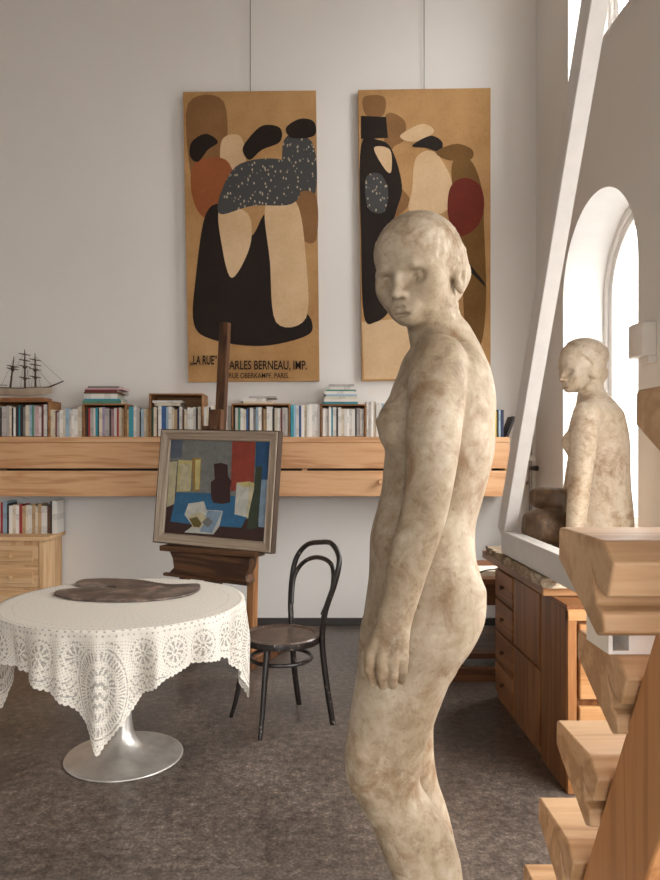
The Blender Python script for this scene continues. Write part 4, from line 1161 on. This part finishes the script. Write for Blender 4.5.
def standing():
    Y0 = 1.50
    xs = np.arange(-.06, .50, .0027); ys = np.concatenate([np.arange(1.13, 1.53, .0026), np.arange(1.53, 1.90, .0046)])
    zs = np.concatenate([np.arange(.30, 1.60, .0048), np.arange(1.60, 1.97, .0020)])
    f = Field(xs, ys, zs)
    P = lambda px, py, Y: np.array(W(px, py, Y))
    def rows(tab, Yd):
        out = []
        for r in tab:
            py, l, rr, b = r[:4]; yc = r[4] if len(r) > 4 else Yd
            out.append((ZZ(py, yc), XX(l, yc), XX(rr, yc), yc, b))
        return out
    # trunk
    f.loft(rows([(346,412,474,.070),(358,404,480,.115),(372,399,486,.150),(390,392,490,.166),(404,389,491.5,.168),(423,387,490.5,.164),(450,386,491,.152),(470,384,487,.142),(490,382,482,.136),
                 (508,378,477,.136),(522,374,473,.140),(536,371,472,.147),(556,370,473,.156),(575,369.5,478,.163),(603,366,479.5,.166),(622,363.5,476,.164),(640,363,467,.155),(656,368,452,.13)], Y0), .02, expo=2.15)
    # near leg (bent at the knee), far leg
    f.loft(rows([(592,388,478,.060),(620,365,476,.080),(646,360,463,.088),(675,356.5,451,.088),(708,351,438,.083),(737,347,428,.076),(750,345.5,423,.072),(765,345,420,.068),(785,349,421,.064),(804,360,433,.063),(827,372,448,.062),
                 (856,384,459,.059),(880,395,463,.054),(905,409,467,.048),(935,424,470,.041),(965,432,473,.038),(986,432,476,.040)], 1.425), .035)
    f.loft(rows([(600,372,468,.07),(640,363,458,.082),(680,362,446,.082),(713,362,434.5,.078),(742,361,433,.072),(765,363,435,.066),(785,368,439,.063),(799,374,444,.062),(828,385,452,.061),(860,397,458,.056),(895,412,461,.046),(925,423,465,.040),(950,430,468,.040)], 1.595), .03)
    # knee caps, calves
    f.ell(P(364,756,1.40), (.032,.042,.042), None, .02); f.ell(P(380,752,1.585), (.03,.04,.04), None, .02)
    # buttocks, shoulder blade, breasts, belly
    f.ell(P(442,600,1.44), (.060,.078,.082), None, .025); f.ell(P(442,602,1.57), (.06,.078,.08), None, .025)
    f.ell(P(464,418,1.445), (.032,.05,.07), None, .035)
    f.ell(P(396,427,1.435), (.037,.048,.055), None, .016); f.ell(P(394.5,425,1.56), (.038,.048,.052), None, .025)
    f.cone(P(384,423,1.44), P(380.5,422,1.44), .010, .007, .012); f.cone(P(381,423,1.565), P(379,422,1.565), .009, .006, .012)
    # neck, shoulder line, collar
    f.chain([P(431,303,1.49), P(434,326,1.495), P(441,349,1.50), P(447,375,1.50)], [.054,.055,.063,.082], .02)
    f.cone(P(448,358,1.47), P(441,378,1.38), .040, .048, .03)
    f.cone(P(450,352,1.53), P(446,372,1.62), .042, .050, .04)
    f.cone(P(455,335,1.50), P(468,372,1.50), .030, .040, .03)
    # near arm
    f.chain([P(439,361,1.374), P(438,376,1.364), P(435.5,408,1.345), P(432.5,448,1.325), P(428,490,1.312), P(422,520,1.305), P(411,556,1.30), P(402,590,1.292), P(395,618,1.288), P(392,634,1.286)],
            [.0525,.0560,.0530,.0500,.0435,.0415,.0385,.034,.0305,.031], .010)
    # near hand: palm bones, bent fingers, thumb
    K = [(371,653,1.281),(382,660,1.268),(393,662,1.266),(402.5,660,1.275)]
    Wp = [(384,630,1.285),(389,631,1.281),(394,631,1.281),(399,630,1.287)]
    for w, kk in zip(Wp, K): f.cone(P(*w), P(*kk), .0155, .0120, .007)
    f.ell(P(389,645,1.292), (.034,.016,.036), None, .012)
    Mj = [(369.5,668,1.272),(382,675,1.258),(393,676,1.258),(402.5,671,1.268)]
    Tj = [(373,681.5,1.284),(382.5,685,1.275),(392.5,684.5,1.275),(401.5,680,1.282)]
    for kk, mj, tj, r in zip(K, Mj, Tj, (.0098,.0100,.0098,.0088)):
        f.cone(P(*kk), P(*mj), r+.0008, r, .0025); f.cone(P(*mj), P(*tj), r, r-.0012, .002); f.cone(P(*tj), P(tj[0], tj[1]-4, tj[2]+.03), r-.0012, r-.003, .002)
    f.cone(P(380,634,1.30), P(367,655,1.30), .015, .0125, .008); f.cone(P(367,655,1.30), P(365.5,672,1.305), .011, .009, .003)
    # far arm hanging down the other side
    f.chain([P(446,374,1.625), P(440,420,1.66), P(433,470,1.675), P(427,510,1.685), P(416,556,1.69), P(402,600,1.692), P(396,625,1.694)], [.0535,.052,.048,.042,.039,.033,.030], .012)
    f.ell(P(392,645,1.695), (.034,.018,.044), None, .012)
    for i, dx in enumerate((-14,-5,4,12)):
        f.cone(P(391+dx,655,1.70), P(389+dx,674,1.705), .0108, .010, .003); f.cone(P(389+dx,674,1.705), P(391+dx,684+(-2 if i in (0,3) else 2),1.69), .010, .0085, .002)
    f.cone(P(384,636,1.685), P(371,662,1.69), .014, .010, .006)
    # feet on the plinth
    zt_ = .334
    for Yc, ax in ((1.425, 452), (1.595, 446)):
        xa = XX(ax, Yc)
        f.cone((xa+.02, Yc, zt_+.042), (xa-.02, Yc, zt_+.055), .040, .042, .03)
        f.cone((xa-.02, Yc, zt_+.05), (xa-.145, Yc-.005, zt_+.024), .040, .026, .03)
        for i in range(5):
            y = Yc+(-.034+.017*i)*(1 if Yc > 1.5 else -1); ln = (.205,.200,.192,.182,.170)[i]
            f.cone((xa-.13, y*.9+Yc*.1, zt_+.022), (xa-ln, y, zt_+.013), .015 if i == 0 else .012, .0125 if i == 0 else .0095, .004)
    # head
    R = frame3(math.radians(36), math.radians(9), math.radians(2.5))
    def hair(E, Cn):
        n = np.array((-.12,.11)); n = n/np.linalg.norm(n)
        S = 1.0
        def cut(r, fo, u):   # the side of the hairline that carries hair
            return ((fo-.088)*n[0]+(u-.030)*n[1]) + .25*np.abs(r)*0 
        E((0,-.0145,.031), (.0858,.1058,.0890), .004, 'add', cut)
        for s in (-1, 1):
            E((s*.066,-.030,.012), (.027,.040,.042), .010); E((s*.060,-.062,-.012), (.026,.034,.036), .014)
        E((0,-.085,-.040), (.058,.040,.045), .03)
    head(f, P(418,269.5,1.475), R, 1.0, hair, -.030)
    me = f.mesh('standing_statue')
    # tooled, pitted surface of the cropped hair
    from mathutils import noise as mn
    C = P(418,269.5,1.475); n2 = np.array((-.12,.11)); n2 = n2/np.linalg.norm(n2)
    nv = len(me.vertices); co_ = np.empty(nv*3); no_ = np.empty(nv*3)
    me.vertices.foreach_get('co', co_); me.vertex_normals.foreach_get('vector', no_); co_ = co_.reshape(-1,3); no_ = no_.reshape(-1,3)
    for i in np.nonzero(co_[:,2] > C[2]-.09)[0]:
        p = Vector(co_[i]); q = R @ (co_[i]-C)
        s_ = (q[1]-.088)*n2[0]+(q[2]-.030)*n2[1]
        if s_ > 0:
            a = min(1, s_/.012); w_ = p*70
            co_[i] += no_[i]*a*(.0016*mn.noise(w_)+.0011*mn.noise(w_*2.3)+.0008)
    me.vertices.foreach_set('co', co_.ravel()); me.update()
    o = obj('standing_statue', me, M_statue, smooth=True)
    return tag(o, 'large standing nude stone statue looking over its shoulder in the foreground', 'statue')
standing()
# plinth under the standing figure (below the picture's edge)
o = obj('plinth', boxb((.08,1.24,0), (.46,1.74,.328)), M_white, bevel=.006)
tag(o, 'low white plinth carrying the standing stone statue', 'plinth')

def seated():
    Y0 = 3.62
    xs = np.arange(1.02, 1.78, .006); ys = np.arange(3.30, 3.98, .006); zs = np.concatenate([np.arange(.84, 1.66, .007), np.arange(1.66, 2.04, .0045)])
    f = Field(xs, ys, zs)
    P = lambda px, py, Y: np.array(W(px, py, Y))
    rows = lambda tab, Yd: [(ZZ(r[0], Yd), XX(r[1], Yd), XX(r[2], Yd), Yd, r[3]) for r in tab]
    f.loft(rows([(394,578,606,.06),(402,578,613,.10),(412,576,619,.155),(424,573,622,.175),(437,571,625,.172),(450,571,626.5,.162),(470,571,627,.152),(490,570,628,.155),(510,568,629.5,.172),(530,566,630,.178),(548,566,630,.172),(556,572,626,.155)], Y0), .02, expo=2.2)
    f.ell(P(573,442,3.545), (.052,.058,.062), None, .03); f.ell(P(572.5,443,3.70), (.05,.055,.06), None, .03)
    f.cone(P(565.5,444,3.545), P(565,445,3.545), .014, .010, .02)
    f.chain([P(590,382,3.62), P(592,396,3.625), P(598,414,3.63)], [.064,.064,.09], .02)
    f.cone(P(596,402,3.58), P(588,414,3.47), .05, .062, .05); f.cone(P(598,402,3.66), P(592,414,3.77), .05, .062, .05)
    # near arm straight down to the base, far arm
    f.chain([P(587,415,3.465), P(584.5,440,3.44), P(582,466,3.425), P(579,490,3.415), P(577,512,3.41), P(575,536,3.41)], [.068,.062,.056,.052,.048,.043], .015)
    f.ell(P(573,548,3.42), (.06,.04,.03), None, .015)
    f.chain([P(590,416,3.775), P(580,455,3.80), P(572,495,3.80), P(566,530,3.79)], [.064,.058,.05,.042], .015)
    # folded legs reaching forward, ending in cut faces
    def limb(p0, p1, hy, hz, k, cutx):
        a, b = np.array(p0), np.array(p1); ab = b-a; Ln = np.linalg.norm(ab); u = ab/Ln
        v = np.array((0,1.,0)); w = np.cross(u, v)
        def fn(X, Y, Z):
            dx, dy, dz = X-a[0], Y-a[1], Z-a[2]
            s = dx*u[0]+dy*u[1]+dz*u[2]; t = dx*v[0]+dy*v[1]+dz*v[2]; q = dx*w[0]+dy*w[1]+dz*w[2]
            sh = np.clip((s-(Ln-.09))/.09, 0, 1); sc = 1-.38*sh**2
            e = (np.abs(t/(hy*sc))**3+np.abs(q/(hz*sc))**3)**(1/3)
            return np.maximum((e-1)*min(hy, hz), np.maximum(s-Ln, -s-.02))
        m = max(hy, hz)+.02
        f.put(fn, np.minimum(a, b)-m, np.maximum(a, b)+m, k)
    limb(P(604,532,3.60), P(522,523.5,3.66), .115, .084, .02, 0)
    limb(P(604,505,3.72), P(532,497,3.72), .085, .064, .012, 0)
    f.ell((1.48,3.62,.93), (.22,.24,.065), None, .03)
    R = frame3(math.radians(76), math.radians(5), 0)
    def hair(E, Cn):
        n = np.array((-.105,.10)); n = n/np.linalg.norm(n)
        E((0,-.012,.031), (.0960,.114,.0945), .003, 'add', lambda r, fo, u: (fo-.072)*n[0]+(u-.034)*n[1])
        E((.0,-.020,.043), (.0990,.118,.0905), .003, 'add', lambda r, fo, u: (fo-.035)*n[0]+(u-.042)*n[1])
        for s in (-1, 1):                                   # groove of the hair band
            g = [(0,.10,.080),(.045,.085,.066),(.078,.045,.034),(.090,.004,-.006),(.088,-.030,-.030)]
            g = [(s*a, b, c) for a, b, c in g]
            pj = []
            for a, b, c in g:
                d = np.array((a/.096, (b+.012)/.114, (c-.031)/.0945)); d = d/np.linalg.norm(d)*1.0
                pj.append((d[0]*.096, d[1]*.114-.012, d[2]*.0945+.031))
            for p, q in zip(pj, pj[1:]): Cn(p, q, .0065, .0065, .003, 'sub')
        E((.01,-.088,-.040), (.050,.038,.044), .014)
        for s in (-1, 1): E((s*.074,-.020,-.030), (.018,.035,.035), .012)
    head(f, P(580.5,366.5,3.60), R, 1.10, hair, -.022)
    me = f.mesh('seated_statue')
    t, col, ff = stone_mat('weathered_stone_with_brown_legs', (158,130,100), (198,178,152), (218,204,184), (138,100,62))
    # the folded legs carry a dark brown patina that stops at the hips
    ob = t.coords('Object'); sp = t.add('ShaderNodeSeparateXYZ'); t.t.links.new(ob, sp.inputs[0])
    nz = t.noise(ob, 9, 5, .6)
    bord = t.math('ADD', t.math('MULTIPLY', sp.outputs[2], 1.0), t.math('MULTIPLY', nz, .05))
    low = t.math('LESS_THAN', bord, 1.285)
    xm = t.math('SUBTRACT', 1.0, t.math('SMOOTH_MIN', 1.0, t.math('MULTIPLY', t.math('MAXIMUM', t.math('SUBTRACT', t.math('ADD', sp.outputs[0], t.math('MULTIPLY', nz, .04)), 1.325), 0.0), 18.0), .1))
    ym = t.math('GREATER_THAN', sp.outputs[1], 3.455)
    xm2 = t.math('MULTIPLY', low, t.math('MULTIPLY', ym, t.math('MAXIMUM', xm, 0.0)))
    br = t.ramp(ff, [(.34, (50,36,24)), (.5, (84,62,42)), (.66, (126,100,72))])
    m = t.final(t.mix(xm2, col, br), .6, 0, .35)
    o = obj('seated_statue', me, m, smooth=True)
    tag(o, 'seated stone statue with bound hair before the arched window', 'statue')
seated()
# ================================================================== CAMERA, LIGHT
cam = bpy.data.cameras.new('camera'); co = bpy.data.objects.new('camera', cam); COL.objects.link(co)
cam.sensor_fit = 'VERTICAL'; cam.sensor_height = 36.0; cam.lens = 36.0*FPX/880
cam.shift_x = (330-CX)/880; cam.shift_y = (CY-440)/880
cam.clip_start = .05
co.location = (0, 0, H); co.rotation_euler = (PI/2, 0, 0)
SC.camera = co
w = bpy.data.worlds.new('daylight'); SC.world = w; w.use_nodes = True
bg = w.node_tree.nodes['Background']; bg.inputs[0].default_value = lin((252,250,247)); bg.inputs[1].default_value = WORLD
# overcast daylight: bright overhead, dimmer towards the horizon and the ground
nt = w.node_tree; tc = nt.nodes.new('ShaderNodeTexCoord'); sx = nt.nodes.new('ShaderNodeSeparateXYZ'); mr = nt.nodes.new('ShaderNodeValToRGB')
nt.links.new(tc.outputs['Generated'], sx.inputs[0]); ad = nt.nodes.new('ShaderNodeMath'); ad.operation = 'MULTIPLY_ADD'; ad.inputs[1].default_value = .5; ad.inputs[2].default_value = .5
nt.links.new(sx.outputs[2], ad.inputs[0]); nt.links.new(ad.outputs[0], mr.inputs[0])
e = mr.color_ramp.elements; e[0].position = .46; e[1].position = .85
for x, v_ in ((.52, .14), (.64, .42)): e.new(x)
for q, v_ in zip(e, (.12, .21, .48, 1.0)): q.color = (v_, v_*.99, v_*.97, 1)
nt.links.new(mr.outputs[0], bg.inputs[0])
# daylight falling through the openings: skylight at each window
def sky_portal(name, loc, rot, sx, sy, power, portal=True):
    l = bpy.data.lights.new(name, 'AREA'); l.shape = 'RECTANGLE'; l.size = sx; l.size_y = sy; l.energy = power
    if portal: l.cycles.is_portal = True
    o = bpy.data.objects.new(name, l); COL.objects.link(o); o.location = loc; o.rotation_euler = rot
    return o
sky_portal('daylight_portal', (XR+TH+.02, 4.49, 1.98), (0, PI/2, 0), 2.25, 1.2, 1)
sky_portal('daylight_portal', (XR+TH+.02, .25, 1.775), (0, PI/2, 0), 2.1, 5.25, 1)
for y in (4.39,): sky_portal('daylight_portal', (XR+TH+.02, y, 4.865), (0, PI/2, 0), 1.8, 1.2, 1)
for x0, x1 in ((-1.3,1.2),): sky_portal('daylight_portal', ((x0+x1)/2, YF-.26, 1.3), (PI/2, 0, 0), x1-x0, 2.4, 1)
v = SC.view_settings; v.view_transform = 'Standard'; v.look = 'None'; v.gamma = 1; v.use_curve_mapping = False; v.exposure = EXPOSURE
SC.cycles.use_denoising = True
SC.cycles.max_bounces = 10; SC.cycles.diffuse_bounces = 6; SC.cycles.transparent_max_bounces = 16
